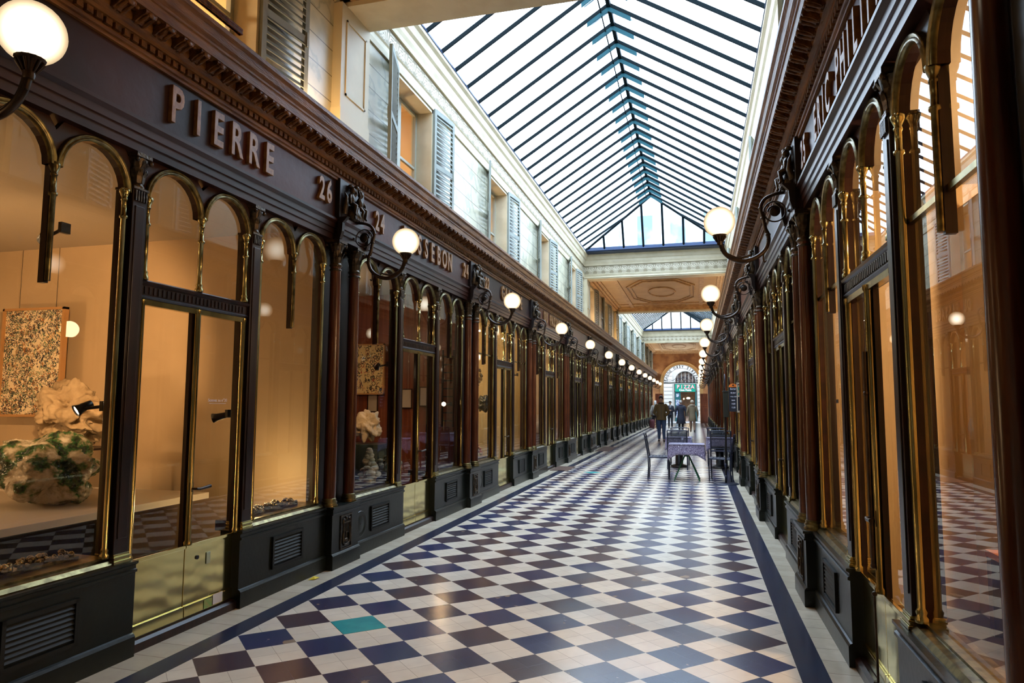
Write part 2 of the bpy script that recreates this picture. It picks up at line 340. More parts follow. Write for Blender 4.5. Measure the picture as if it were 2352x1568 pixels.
def make_window(bar=False):
    """panel under the window, sill, glass and twin arches; built once per kind for side a, mirrored for b"""
    res = {}
    for k, (a, b_) in WIN.items():
        root = empty('window')
        lo, hi = (.24, 1.485-.03) if k == 'a' else (P-1.485+.03, P-.24)
        d = MB(); d.box(-.17, 0, lo, hi, .13, .49).box(-.17, .022, lo, hi, 0, .115).prism([(-.17, .115), (.022, .115), (.012, .13), (0, .135), (-.17, .135)], lo, hi)
        d.prism([(-.17, .485), (.0, .485), (.014, .49), (.014, .505), (.003, .51), (.003, .53), (.02, .54), (.02, .555), (-.17, .555)], lo, hi)
        d.build('plinth_panel', PLINTH, root)
        yc = (lo+hi)/2; vt = MB(); y0_, y1_, z0_, z1_ = yc-.215, yc+.215, .19, .44
        for (p_, q_, r_, s_) in ((y0_, y1_, z0_, z0_+.022), (y0_, y1_, z1_-.022, z1_), (y0_, y0_+.022, z0_, z1_), (y1_-.022, y1_, z0_, z1_)): vt.box(-.005, .018, p_, q_, r_, s_)
        for i in range(7):
            zz = z0_+.035+i*.027; vt.add([(.002, y0_+.02, zz+.022), (.002, y1_-.02, zz+.022), (.014, y1_-.02, zz+.004), (.014, y0_+.02, zz+.004), (.012, y0_+.02, zz), (.012, y1_-.02, zz)], [(0, 1, 2, 3), (3, 2, 5, 4)])
        vt.build('vent_grille', VENT, root)
        sl = MB().prism([(-.16, .555), (-.012, .555), (-.012, .562), (-.03, .582), (-.062, .588), (-.062, .60), (-.16, .60)], a-.03, b_+.03); sl.build('brass_sill', OLDBRASS, root)
        wd = MB(); br = MB(); arch_set(wd, br, a, b_, .6)
        wd.box(-.10, -.06, a-.0, a+.022, .60, ZS).box(-.10, -.06, b_-.022, b_, .60, ZS)
        wd.build('arched_spandrel', ARCHWOOD, root); br.build('arch_moulding', OLDBRASS, root)
        for y in (a+.032, b_-.032):
            c = MB(); colonnette(c, y, .60, ZS); c.build('colonnette', BRASS, root)
        c = MB(); colonnette(c, (a+b_)/2, 2.14, ZS, .015, base=False); c.build('pendant_rod', OLDBRASS, root); MB().box(-.10, -.06, (a+b_)/2-.014, (a+b_)/2+.014, 2.13, ZS).build('pendant_backing', DARKWOOD, root)
        if bar: MB().box(-.09, -.068, a+.02, b_-.02, 2.285, 2.31).build('glazing_bar', BRASS, root)
        MB().add([(-.08, a, .58), (-.08, b_, .58), (-.08, b_, 3.02), (-.08, a, 3.02)], [(0, 1, 2, 3)]).build('glass_pane', GLASS, root)
        res[k] = root
    return res
def make_door():
    root = empty('door'); a, b_ = DOOR; mid = (a+b_)/2
    t = MB().prism([(-.17, 0), (-.01, 0), (-.01, .05), (-.03, .065), (-.17, .065)], a-.03, b_+.03); t.build('threshold', DARKWOOD, root)
    for (p_, q_) in ((a+.012, mid-.004), (mid+.004, b_-.012)):
        k = MB().box(-.09, -.067, p_, q_, .07, .53).box(-.067, -.053, p_, q_, .07, .145).box(-.067, -.055, p_, q_, .52, .545); kp = k.build('kick_plate', KICK, root, .002)
        fr = MB()
        for y in (p_, q_-.03): fr.box(-.095, -.067, y, y+.03, .53, 2.14)
        fr.box(-.095, -.067, p_, q_, 2.11, 2.14); fr.build('door_frame', DARKWOOD, root)
        MB().add([(-.081, p_, .53), (-.081, q_, .53), (-.081, q_, 2.12), (-.081, p_, 2.12)], [(0, 1, 2, 3)]).build('door_glass', GLASS, root)
    for y, r in ((mid, .022), (a+.03, .018), (b_-.03, .018)):
        MB().lathe([(r*1.4, .545), (r*1.4, .57), (r, .58), (r, 2.10), (r*1.3, 2.11), (r*1.3, 2.135)], -.051, y, 10).build('brass_stile', BRASS, root)
    MB().box(-.08, -.04, a+.02, b_-.02, 2.105, 2.14).build('brass_rail', BRASS, root)
    tb = MB().prism([(-.12, 2.14), (-.045, 2.14), (-.03, 2.155), (-.04, 2.165), (-.04, 2.225), (-.026, 2.235), (-.022, 2.25), (-.045, 2.262), (-.12, 2.262)], a, b_)
    for i in range(26): tb.box(-.044, -.034, a+.03+i*.038, a+.05+i*.038, 2.172, 2.218)
    tb.build('transom', DARKWOOD, root)
    hd = MB().rod((-.04, mid+.0, .92), (.01, mid+.0, .92), .008).tube([(.005, mid, .92), (.007, mid+.03, .915), (.01, mid+.13, .925)], [.008, .009, .012], 8).box(-.045, -.035, mid-.018, mid+.018, .88, .96); hd.build('door_handle', IRON, root)
    wd = MB(); br = MB(); arch_set(wd, br, a, b_, .6); wd.build('arched_spandrel', ARCHWOOD, root); br.build('arch_moulding', OLDBRASS, root)
    for y in (a+.032, mid, b_-.032):
        c = MB(); colonnette(c, y, 2.262, ZS); c.build('colonnette', BRASS, root)
    MB().add([(-.08, a, 2.25), (-.08, b_, 2.25), (-.08, b_, 3.02), (-.08, a, 3.02)], [(0, 1, 2, 3)]).build('fanlight_glass', GLASS, root)
    return root
def leafcap(mb, x, y, z0, z1, r, sq):
    """carved leafy capital"""
    h_ = z1-z0; mb.lathe([(r*1.02, z0), (r*1.25, z0+.012), (r*1.02, z0+.026), (r*.98, z0+.05), (r*1.05, z0+h_*.5), (r*1.45, z1-.03)], x, y, 12)
    mb.box(x-sq, x+sq, y-sq, y+sq, z1-.026, z1)
    for k in range(8):
        a = 2*PI*(k+.5)/8; ca, sa = math.cos(a), math.sin(a)
        for (zb, zt, rb_, rt_, wd_) in ((z0+.035, z0+h_*.55, r*1.02, r*1.55, .014), (z0+h_*.40, z1-.045, r*1.05, r*1.85, .011)):
            q = Matrix.Translation((x, y, 0)) @ Matrix.Rotation(a+(0 if zb < z0+.04 else PI/8), 4, 'Z')
            mb.add([(rb_, -wd_, zb), (rb_, wd_, zb), (rb_*1.12, wd_*1.2, (zb+zt)/2), (rb_*1.12, -wd_*1.2, (zb+zt)/2), (rt_, wd_*.8, zt), (rt_, -wd_*.8, zt), (rt_*1.03, 0, zt-.02)], [(0, 1, 2, 3), (3, 2, 4, 5), (5, 4, 6)], M=q)
    for sx in (-1, 1):
        for sy in (-1, 1): mb.ball((x+sx*sq*.9, y+sy*sq*.9, z1-.045), .016, 7, 5)
def make_pilaster():
    root = empty('pilaster')
    MB().box(-.155, -.022, -.055, .055, .60, 2.80).box(-.022, -.016, -.035, .035, .7, 2.70).build('shaft', DARKWOOD, root, .004)
    b_ = MB().box(-.155, -.004, -.062, .062, .555, .575).box(-.155, -.010, -.058, .058, .575, .59).box(-.155, -.006, -.062, .062, .59, .60).box(-.155, -.014, -.057, .057, .60, .615); b_.build('brass_base', BRASS, root, .003)
    c = MB().box(-.155, -.012, -.06, .06, 2.80, 2.815)
    leafcap(c, -.06, 0, 2.81, 3.03, .040, .060)
    for k in range(5): c.box(-.02, -.010, -.045+k*.02, -.035+k*.02, 2.73, 2.795)
    c.build('capital', BRONZE, root); return root
def make_column():
    root = empty('column')
    MB().lathe([(.056, .62), (.056, 1.4), (.053, 2.2), (.049, 2.80)], -.008, 0, 20).build('shaft', COLWOOD, root)
    MB().lathe([(.078, .555), (.078, .572), (.066, .58), (.073, .592), (.073, .6), (.060, .607), (.064, .615), (.064, .622), (.057, .63)], -.008, 0, 20).build('brass_base', OLDBRASS, root)
    c = MB(); leafcap(c, -.008, 0, 2.78, 3.03, .050, .075); c.lathe([(.05, 2.74), (.058, 2.745), (.058, 2.755), (.05, 2.76)], -.008, 0, 16); c.build('capital', BRONZE, root); return root
def make_pedestal():
    root = empty('column_pedestal'); w_ = .25
    MB().box(-.17, .068, -w_, w_, .13, .49).box(-.17, .09, -w_-.012, w_+.012, 0, .12).prism([(-.17, .12), (.09, .12), (.075, .14), (-.17, .14)], -w_-.008, w_+.008).box(-.17, .082, -w_-.01, w_+.01, .485, .50).box(-.17, .075, -w_, w_, .50, .535).box(-.17, .088, -w_-.012, w_+.012, .535, .556).build('body', PLINTH, root, .003)
    c = MB()
    for (p_, q_, r_, s_) in ((-.105, .105, .15, .162), (-.105, .105, .448, .46), (-.105, -.093, .15, .46), (.093, .105, .15, .46)): c.box(.066, .078, p_, q_, r_, s_)
    L1 = [(.08, -.05+0*.1, .42)]
    for s_ in (-1, 1):
        c.tube([(.076, s_*.02, .19), (.08, s_*.06, .21), (.08, s_*.066, .27), (.08, s_*.05, .33), (.08, s_*.066, .39), (.08, s_*.055, .425), (.08, s_*.035, .42)], [.010, .011, .011, .008, .008, .009, .006], 7)
    c.box(.07, .086, -.066, .066, .385, .397).box(.07, .084, -.02, .02, .295, .305).ball((.074, 0, .225), (.014, .04, .02), 8, 6).ball((.074, 0, .185), (.012, .05, .012), 8, 6).ball((.074, 0, .425), (.012, .014, .018), 8, 6)
    for y in (-.018, 0, .018): c.rod((.076, y, .24), (.076, y, .385), .003, seg=5)
    c.build('carved_lyre', BRONZE, root); return root
def make_block():
    """projecting block of the entablature over a pair of columns with seated figures carved on it"""
    root = empty('carved_relief')
    MB().prism([(-.1, 3.03), (.06, 3.03), (.06, 3.08), (.072, 3.085), (.072, 3.13), (.084, 3.135), (.084, 3.18), (.11, 3.2), (.11, 3.235), (-.1, 3.235)], -.25, .25).build('moulded_block', ARCHWOOD, root)
    MB().box(-.02, .05, -.24, .24, 3.235, 3.625).build('backing_panel', BLACKWOOD, root, .004)
    for s_ in (-1, 1):
        MB().prism([(.06, 3.03), (.085, 3.03), (.105, 3.10), (.11, 3.18), (.16, 3.235), (.06, 3.235)], s_*.262-.022, s_*.262+.022).build('scroll_bracket', BLACKWOOD, root)
    c = MB()
    for s_ in (-1, 1):
        y = s_*.085
        c.ball((.085, y, 3.46), (.035, .042, .062), 10, 8).ball((.095, y-s_*.005, 3.545), (.030, .028, .034), 10, 8)       # torso, head
        c.tube([(.09, y+s_*.03, 3.49), (.11, y+s_*.07, 3.45), (.115, y+s_*.06, 3.40)], [.016, .013, .010], 7)
        c.tube([(.09, y-s_*.03, 3.49), (.115, y-s_*.05, 3.52), (.10, y-s_*.055, 3.57)], [.015, .012, .010], 7)
        c.tube([(.10, y+s_*.015, 3.41), (.15, y+s_*.02, 3.385), (.14, y+s_*.02, 3.31), (.155, y+s_*.022, 3.29)], [.024, .020, .014, .010], 7)
        c.tube([(.10, y-s_*.02, 3.41), (.14, y-s_*.025, 3.37), (.12, y-s_*.025, 3.30)], [.022, .018, .012], 7)
        c.tube([(.06, s_*.17, 3.30), (.085, s_*.185, 3.38), (.08, s_*.165, 3.46), (.07, s_*.18, 3.50)], [.03, .026, .018, .006], 7)   # side leaves
        c.ball((.075, y*1.0, 3.585), (.028, .034, .02), 8, 6)
    c.lathe([(.05, 3.25), (.10, 3.29), (.085, 3.34), (.07, 3.40)], .05, 0, 14).ball((.09, 0, 3.59), (.03, .03, .03), 8, 6)
    for k in range(7): c.tube([(.14+.0*k, -.09+.03*k, 3.255), (.115, -.06+.02*k, 3.33)], [.010, .006], 5)
    c.build('seated_figures', BRONZE, root); return root

def cr_pts(pts, k=5):
    out = []
    P_ = [Vector(p) for p in pts]
    for i in range(len(P_)-1):
        a = P_[max(i-1, 0)]; b_ = P_[i]; c = P_[i+1]; d = P_[min(i+2, len(P_)-1)]
        for j in range(k):
            t = j/k; out.append(.5*((2*b_)+(c-a)*t+(2*a-5*b_+4*c-d)*t*t+(3*b_-a-3*c+d)*t*t*t))
    out.append(P_[-1]); return out
def make_lamp():
    root = empty('wall_lamp')
    pts = [(.05, 0, 3.235), (.12, 0, 3.245), (.20, 0, 3.23), (.265, 0, 3.195), (.295, 0, 3.125), (.278, 0, 3.04), (.262, 0, 2.95), (.243, 0, 2.90), (.243, 0, 2.83), (.276, 0, 2.762), (.347, 0, 2.709), (.435, 0, 2.686), (.52, 0, 2.706), (.585, 0, 2.76), (.615, 0, 2.83), (.618, 0, 2.875)]
    ps = cr_pts(pts, 4); n_ = len(ps); rr_ = [.013+.006*min(1, i/n_*1.4) for i in range(n_)]
    a = MB().tube(ps, rr_, 9)
    for (x, z, r) in ((.295, 3.125, .020), (.278, 3.04, .022), (.243, 2.90, .022), (.24, 2.86, .019), (.268, 2.99, .019)): a.ball((x, 0, z), (r, r, r*.75), 10, 7)
    a.tube(cr_pts([(.62, 0, 2.79), (.50, 0, 2.72), (.42, 0, 2.725), (.38, 0, 2.74)], 4), .009, 6)
    a.tube(cr_pts([(.28, 0, 2.75), (.285, 0, 2.70), (.275, 0, 2.67), (.262, 0, 2.685)], 3), .007, 6)
    a.build('curved_arm', IRON, root)
    s_ = MB()
    c = (.185, 3.09); s_.tube([(c[0]+.085*math.cos(t)*(1-.0*t), 0, c[1]+.085*math.sin(t)) for t in [2*PI*i/24 for i in range(24)]], .0065, 7, closed=True)
    sp = [(c[0]+(.055-.0055*t)*math.cos(t), 0, c[1]+(.055-.0055*t)*math.sin(t)) for t in [i*.35 for i in range(26)]]; s_.tube(sp, .008, 6)
    s_.ball((c[0], 0, c[1]), (.042, .018, .042), 12, 8); s_.ball((c[0]-.115, 0, c[1]), (.016, .012, .016), 8, 6).ball((c[0]+.1, 0, c[1]), .012, 8, 6)
    s_.rod((.06, 0, c[1]), (.09, 0, c[1]), .010)
    s_.build('scroll', IRON, root)
    b_ = MB().lathe([(.020, 2.83), (.024, 2.845), (.021, 2.86), (.034, 2.885), (.048, 2.905), (.058, 2.915), (.060, 2.922), (.054, 2.924)], .635-.01, 0, 16)
    for k in range(12):
        a_ = 2*PI*k/12; b_.tube([(.625+.025*math.cos(a_), .025*math.sin(a_), 2.86), (.625+.052*math.cos(a_), .052*math.sin(a_), 2.905)], [.004, .007], 5)
    b_.build('fluted_cup', IRON, root)
    gl = MB()
    for k in range(20):
        a_ = 2*PI*k/20; a2 = a_+2*PI/20; r = .059
        gl.rod((.625+r*math.cos(a_), r*math.sin(a_), 2.922), (.625+r*math.cos(a2), r*math.sin(a2), 2.938), .0018, seg=4); gl.rod((.625+r*math.cos(a2), r*math.sin(a2), 2.922), (.625+r*math.cos(a_), r*math.sin(a_), 2.938), .0018, seg=4)
    gl.tube([(.625+.059*math.cos(2*PI*k/20), .059*math.sin(2*PI*k/20), 2.94) for k in range(20)], .0028, 5, closed=True)
    gl.build('pierced_gallery', BRONZE, root)
    g_ = MB(); R_ = .128; pr = [(.052, 2.915)]
    t0 = math.asin(.052/R_)
    for i in range(1, 17): t = t0+(PI-t0)*i/16; pr.append((max(R_*math.sin(t), .0005), 3.03-R_*math.cos(t)))
    g_.lathe(pr, .625, 0, 28, cap=False); g_.build('globe', GLOBE, root)
    return root

base = {k: None for k in ()}
WN = make_window(False); WB = make_window(True); DR = make_door(); PI_ = make_pilaster(); CO = make_column(); PE = make_pedestal(); BL = make_block(); LA = make_lamp()
protos = [WN['a'], WN['b'], WB['a'], WB['b'], DR, PI_, CO, PE, BL, LA]
def inst(proto, side, n_, yl, name=None):
    o = copy_tree(proto)
    sgn = 1 if side == 'left' else -1
    # right side is turned by half a turn about the bay, so local y runs towards the camera
    yb = Y0+P*n_
    if side == 'left': place(o, side, yb+yl)
    else: place(o, side, yb+(P-yl) if yl is not None else yb)
    if name: o.name = name
    return o
wi = di = 1
for side in ('left', 'right'):
    for n_ in range(-1, N1):
        bar = (side == 'right') or n_ >= 2
        W_ = WB if bar else WN
        near = n_+1
        nm = 'bay' 
        if n_ == N1-1: break
        # windows and doors (the module's own y origin is the pedestal line)
        for k in ('a', 'b'):
            o = copy_tree(W_[k]); o.name = 'window_%d' % wi; wi += 1
            place(o, side, Y0+P*n_ if side == 'left' else Y0+P*(n_+1))
            first = (k == 'a') == (side == 'left')
            tag(o, 'arched brass shop window %s the door of the %s shopfront on the %s' % ('before' if first else 'beyond', ORD[near], side), 'shop window', kind='structure')
        o = copy_tree(DR); o.name = 'door_%d' % di; di += 1
        place(o, side, Y0+P*n_ if side == 'left' else Y0+P*(n_+1))
        tag(o, 'glazed double door with brass kick plates, %s shopfront on the %s' % (ORD[near], side), 'door', kind='structure')
        for j, yl in enumerate((PL, PR)):
            o = inst(PI_, side, n_, yl); first = (j == 0) == (side == 'left')
            tag(o, 'dark pilaster at the %s edge of the door, %s shopfront on the %s' % ('near' if first else 'far', ORD[near], side), 'pilaster', 'pilasters beside the shop doors')
    for n_ in range(0, N1):
        yc = Y0+P*n_; q = ORD[n_]
        for s_ in (-1, 1):
            o = copy_tree(CO); place(o, side, yc+s_*.18)
            tag(o, '%s red wooden column of the %s pair on the %s side' % ('near' if s_ < 0 else 'far', q, side), 'column', 'paired red wooden columns')
        o = copy_tree(PE); place(o, side, yc); tag(o, 'black pedestal with carved lyre under the %s column pair, %s side' % (q, side), 'pedestal', 'black column pedestals')
        o = copy_tree(BL); place(o, side, yc); tag(o, 'dark carved seated figures above the %s column pair on the %s' % (q, side), 'carved relief', 'carved figure reliefs')
        o = copy_tree(LA); place(o, side, yc+(.09 if (n_ == 0 and side == 'left') else 0)); tag(o, 'lit white globe on a curved arm, %s lamp along the %s wall' % (q, side), 'wall lamp', 'globe wall lamps')
def kill(o):
    for c in list(o.children): kill(c)
    bpy.data.objects.remove(o)
for p_ in protos: kill(p_)

# ---- continuous woodwork per side
YA, YB = YBACK, YEND
for si, side in enumerate(('left', 'right')):
    x0, rz = SIDES[side]; F = Matrix.Translation((x0, 0, 0)) @ Matrix.Rotation(rz, 4, 'Z')
    ya, yb_ = (YA, YB) if side == 'left' else (-YB, -YA)
    def S(name, mb, m_, lab, cat):
        o = mb.build(name, m_); o.matrix_world = F; return tag(o, lab, cat, kind='structure')
    S('trim_%d' % (1+si*4), MB().prism([(-.15, 3.03), (0, 3.03), (0, 3.08), (.012, 3.085), (.012, 3.13), (.024, 3.135), (.024, 3.18), (.05, 3.2), (.05, 3.222), (.0, 3.24), (-.15, 3.24)], ya, yb_), ARCHWOOD, 'stepped dark wooden architrave above the %s shop windows' % side, 'architrave')
    S('trim_%d' % (2+si*4), MB().box(-.15, 0, ya, yb_, 3.235, 3.62), FRIEZE, 'dark wooden sign frieze above the %s shopfronts' % side, 'frieze')
    c = MB().prism([(-.2, 3.605), (.022, 3.605), (.022, 3.625), (.035, 3.63), (.035, 3.655), (.025, 3.66), (.03, 3.70), (.06, 3.705), (.065, 3.725), (.095, 3.745), (.10, 3.76), (.10, 3.80), (.20, 3.80), (.205, 3.86), (.215, 3.865), (.215, 3.88), (.235, 3.90), (.245, 3.95), (.265, 3.97), (.265, 4.0), (-.22, 4.01)], ya, yb_)
    S('trim_%d' % (3+si*4), c, CORNWOOD, 'worn brown wooden cornice running along the %s side' % side, 'cornice')
    d = MB()
    nd = int((yb_-ya)/(P/60))
    for k in range(nd):
        y = ya+k*P/60; 
        if abs(y) < 34: d.box(.03, .052, y, y+.042, 3.662, 3.700)
    for k in range(int((yb_-ya)/(P/25))):
        y = ya+k*P/25+.03
        d.prism([(.09, 3.80), (.09, 3.745), (.115, 3.735), (.14, 3.752), (.165, 3.765), (.19, 3.772), (.197, 3.785), (.195, 3.80)], y, y+.085)
        if abs(y) < 26:
            d.tube([(.10, y+.02, 3.74), (.15, y+.022, 3.752), (.195, y+.02, 3.772)], [.014, .012, .010], 5); d.tube([(.10, y+.065, 3.74), (.15, y+.063, 3.752), (.195, y+.065, 3.772)], [.014, .012, .010], 5)
            d.ball((.196, y+.042, 3.778), (.012, .03, .018), 7, 5)
            d.ball((.165, y+.12, 3.792), (.016, .018, .014), 7, 5)
    S('trim_%d' % (4+si*4), d, MODWOOD, 'carved leaf brackets and dentils under the %s cornice' % side, 'bracket moulding')
# backing behind column pairs
for side in ('left', 'right'):
    for n_ in range(0, N1):
        o = MB().box(-.17, -.10, -.31, .31, .5, 3.05).build('trim_%d' % (20+n_+(20 if side == 'right' else 0)), BLACKWOOD); place(o, side, Y0+P*n_)
        tag(o, 'dark wooden backing behind the %s column pair on the %s' % (ORD[n_], side), 'panel', kind='structure')

# ------------------------------------------------------------------ upper storey
WX = {'left': -3.50, 'right': 1.06}
ZW0, ZHEAD, ZB1, ZB2, ZC = 3.9, 5.56, 5.72, 6.0, 6.37
OPEN1 = (6.5, 21.9); SOL2 = (21.9, 30.9); OPEN2 = (30.9, 46.2)
wc = [4.10+3.88*k for k in range(-1, 14)]; HWN = .60
def upwall(side):
    s_ = 1 if side == 'left' else -1; x = WX[side]; xo = x-.3*s_
    mb = MB(); y = YBACK
    X0_, X1_ = min(x, xo), max(x, xo)
    for c in wc:
        if c+HWN > YEND-.5: break
        mb.box(X0_, X1_, y, c-HWN, ZW0, ZHEAD+.16); mb.box(X0_, X1_, c-HWN, c+HWN, ZHEAD, ZHEAD+.16); y = c+HWN
    mb.box(X0_, X1_, y, YEND, ZW0, ZHEAD+.16)
    o = mb.build('wall_%s' % side, WALLUP); tag(o, 'cream marbled upper wall with joints above the %s shops' % side, 'wall', kind='structure')
    # ornament frieze & cornice, open parts only
    mb = MB().box(X0_, X1_, YBACK, YEND, ZB1, 6.37); o = mb.build('wall_%s_frieze' % side, PALM); tag(o, 'raised palmette plaster band along the top of the %s upper wall' % side, 'frieze', kind='structure')
    k = 0
    for (a, b_) in (OPEN1, OPEN2):
        c = MB().prism([(x-.1*s_, ZHEAD+.02), (x+.025*s_, ZHEAD+.02), (x+.035*s_, ZHEAD+.08), (x+.035*s_, ZB1-.02), (x+.05*s_, ZB1), (x-.1*s_, ZB1)], a-.6, b_+.1)
        c.prism([(x-.1*s_, ZB2), (x+.03*s_, ZB2), (x+.04*s_, ZB2+.05), (x+.06*s_, ZB2+.10), (x+.06*s_, ZB2+.17), (x+.09*s_, ZB2+.20), (x+.11*s_, ZB2+.29), (x+.15*s_, ZB2+.32), (x+.15*s_, ZC), (x-.1*s_, ZC)], a-.1, b_+.1)
        o = c.build('trim_%d' % (60+k+(5 if side == 'right' else 0)), CREAM2); tag(o, 'cream plaster cornice under the %s edge of the %s skylight' % (side, 'near' if k == 0 else 'far'), 'cornice', kind='structure'); k += 1
        e = MB().box(min(x+.13*s_, x+.16*s_), max(x+.13*s_, x+.16*s_), a-.1, b_, ZC, ZC+.03).build('trim_%d' % (70+k+(5 if side == 'right' else 0)), NAVY)
        tag(e, 'dark iron edge of the %s skylight along the %s side' % ('near' if k == 1 else 'far', side), 'skylight edge', kind='structure')
upwall('left'); upwall('right')

def make_shutter(w_=.58, z0=3.98, z1=5.60):
    root = empty('shutter'); fr = MB()
    for (p_, q_) in ((0, .055), (w_-.055, w_)): fr.box(-.018, .018, p_, q_, z0, z1)
    for z in (z0, (z0+z1)/2-.03, z1-.06): fr.box(-.018, .018, .05, w_-.05, z, z+.07)
    fr.build('frame', SHUT, root)
    sl = MB()
    z = z0+.075
    while z < z1-.09:
        if not ((z0+z1)/2-.055 < z < (z0+z1)/2+.03):
            sl.add([(-.018, .05, z+.048), (-.018, w_-.05, z+.048), (.018, w_-.05, z), (.018, .05, z), (-.012, .05, z+.056), (-.012, w_-.05, z+.056), (.022, w_-.05, z+.006), (.022, .05, z+.006)], [(0, 1, 2, 3), (4, 7, 6, 5), (3, 2, 6, 7), (0, 4, 5, 1)])
        z += .068
    sl.build('louvres', SHUT, root)
    MB().box(.015, .03, w_-.04, w_-.02, (z0+z1)/2-.06, (z0+z1)/2+.08).build('latch', FRAMEP, root)
    return root
SH = make_shutter()
WARMROOM = mat('warm_room_paint', (.70, .50, .28), .6)
def upwin(side, i, c):
    s_ = 1 if side == 'left' else -1; x = WX[side]
    o = empty('window_%d' % (100+i+(30 if side == 'right' else 0)), (x, c, 0), 0 if s_ > 0 else PI)
    tag(o, '%s tall casement window of the upper storey on the %s' % (ORD[min(i, 14)], side), 'window', kind='structure')
    h = HWN
    rv = MB()
    for yy in (-h, h-.03): rv.box(-.30, .012, yy, yy+.03, ZW0, ZHEAD)
    rv.box(-.30, .012, -h, h, ZHEAD-.03, ZHEAD); rv.build('reveal', CREAM2, o)
    fr = MB()
    for yy in (-h+.03, -.045, .0, h-.075): fr.box(-.26, -.215, yy, yy+.045, ZW0, ZHEAD-.03)
    for zz in (ZHEAD-.075, 4.72, 4.2): fr.box(-.255, -.22, -h+.03, h-.03, zz, zz+.035)
    fr.build('casement_frame', FRAMEP, o)
    MB().add([(-.238, -h, ZW0), (-.238, h, ZW0), (-.238, h, ZHEAD), (-.238, -h, ZHEAD)], [(0, 1, 2, 3)]).build('pane', WINGLASS, o)
    if i < 8:
        r = MB(); r.add([(-.3, -1.2, 3.9), (-.3, 1.2, 3.9), (-2.2, 1.2, 3.9), (-2.2, -1.2, 3.9), (-.3, -1.2, 5.9), (-.3, 1.2, 5.9), (-2.2, 1.2, 5.9), (-2.2, -1.2, 5.9)], [(0, 1, 2, 3), (7, 6, 5, 4), (0, 3, 7, 4), (3, 2, 6, 7), (2, 1, 5, 6)])
        r.build('room_behind', WARMROOM, o)
for side in ('left', 'right'):
    for i, c in enumerate(wc):
        if c+HWN > YEND-.5 or c < 0: continue
        upwin(side, i, c)
        if side == 'left' or i < 6:
            s_ = 1 if side == 'left' else -1; x = WX[side]
            for k, (yy, fl_) in enumerate(((c-HWN, -1), (c+HWN, 1))):
                o = copy_tree(SH); dang = math.radians(17 if fl_ < 0 else 8)
                if 22 < c < 30: dang = math.radians(6)
                # hinge at yy, leaf swings back towards the wall
                if fl_ > 0: rz = -dang*s_
                else: rz = PI+dang*s_
                o.location = (x+.03*s_, yy, 0); o.rotation_euler = (0, 0, rz)
                tag(o, 'grey louvred shutter on the %s side of the %s upper window, %s wall' % ('near' if fl_ < 0 else 'far', ORD[i], side), 'shutter', 'louvred shutters')
kill(SH)
for i, c in enumerate(wc[1:7]):
    for side in ('left',):
        l = bpy.data.lights.new('upper_room_lamp', 'POINT'); l.energy = 45 if i == 0 else 22; l.color = (1, .66, .34); l.shadow_soft_size = .08
        o = bpy.data.objects.new('upper_room_lamp', l); COL.objects.link(o); o.location = (-4.5, c+.3, 4.9)
# handrail outside the nearest window
hr = MB()
for dz in (0, .03): hr.box(-3.46, -3.42, 3.56, 4.42, 4.40+dz, 4.42+dz)
hr.box(-3.455, -3.425, 3.56, 4.42, 4.40, 4.45); o = hr.build('handrail', COLWOOD, bevel=.006); tag(o, 'dark red wooden handrail across the nearest upper window', 'handrail')

# cross beams and coffered ceilings
ZSOF = 5.57
def beam(nm, yf, direction, lab, ypil):
    """yf: face looking onto the skylight; direction +1 when solid part lies beyond"""
    d = direction; mb = MB()
    def pr(prof): # (dy,z)
        v = [(-3.52, yf-d*a, z) for a, z in prof]+[(1.08, yf-d*a, z) for a, z in prof]; k = len(prof)
        mb.add(v, [(i, (i+1) % k, (i+1) % k+k, i+k) for i in range(k)]+[tuple(range(k)), tuple(range(k, 2*k))])
    pr([(-.5, ZSOF), (.0, ZSOF), (0, ZSOF+.02), (.03, ZSOF+.03), (.03, ZSOF+.08), (.05, ZSOF+.10), (.05, ZB1-.03), (.07, ZB1-.02), (.07, ZB1), (-.5, ZB1)])
    pr([(-.5, ZB2), (.03, ZB2), (.04, ZB2+.05), (.06, ZB2+.10), (.06, ZB2+.17), (.09, ZB2+.20), (.11, ZB2+.29), (.15, ZB2+.32), (.15, ZC), (-.5, ZC)])
    o = mb.build(nm, CREAM2); tag(o, lab, 'beam', kind='structure')
    o = MB().box(-3.52, 1.08, min(yf, yf+d*.45), max(yf, yf+d*.45), ZB1, ZB2).build(nm+'_frieze', PALM); tag(o, lab+', palmette band', 'frieze', kind='structure')
    # pilasters under it
    for s_, x in (('left', -3.5), ('right', 1.06)):
        sg = 1 if s_ == 'left' else -1
        y0_, y1_ = min(yf, yf+d*.6), max(yf, yf+d*.6)
        q = MB().box(min(x, x+.10*sg), max(x, x+.10*sg), y0_, y1_, ZW0, ZSOF)
        q.box(min(x, x+.112*sg), max(x, x+.112*sg), y0_-.012, y1_+.012, ZW0, 4.46)
        fx = x+.10*sg
        for (p_, q_, r_, t_) in ((y0_+.09, y1_-.09, 4.62, 4.64), (y0_+.09, y1_-.09, 5.40, 5.42), (y0_+.09, y0_+.11, 4.62, 5.42), (y1_-.11, y1_-.09, 4.62, 5.42)): q.box(min(fx, fx+.012*sg), max(fx, fx+.012*sg), p_, q_, r_, t_)
        o = q.build(nm+'_pier_'+s_, CREAM); tag(o, 'cream panelled pier under the '+lab+', '+s_, 'pier', kind='structure')
beam('trim_80', 6.50, -1, 'near cross beam', 0)
beam('trim_81', 21.9, 1, 'second cross beam', 0)
beam('trim_82', 30.9, -1, 'third cross beam', 0)
beam('trim_83', 46.2, 1, 'far cross beam', 0)
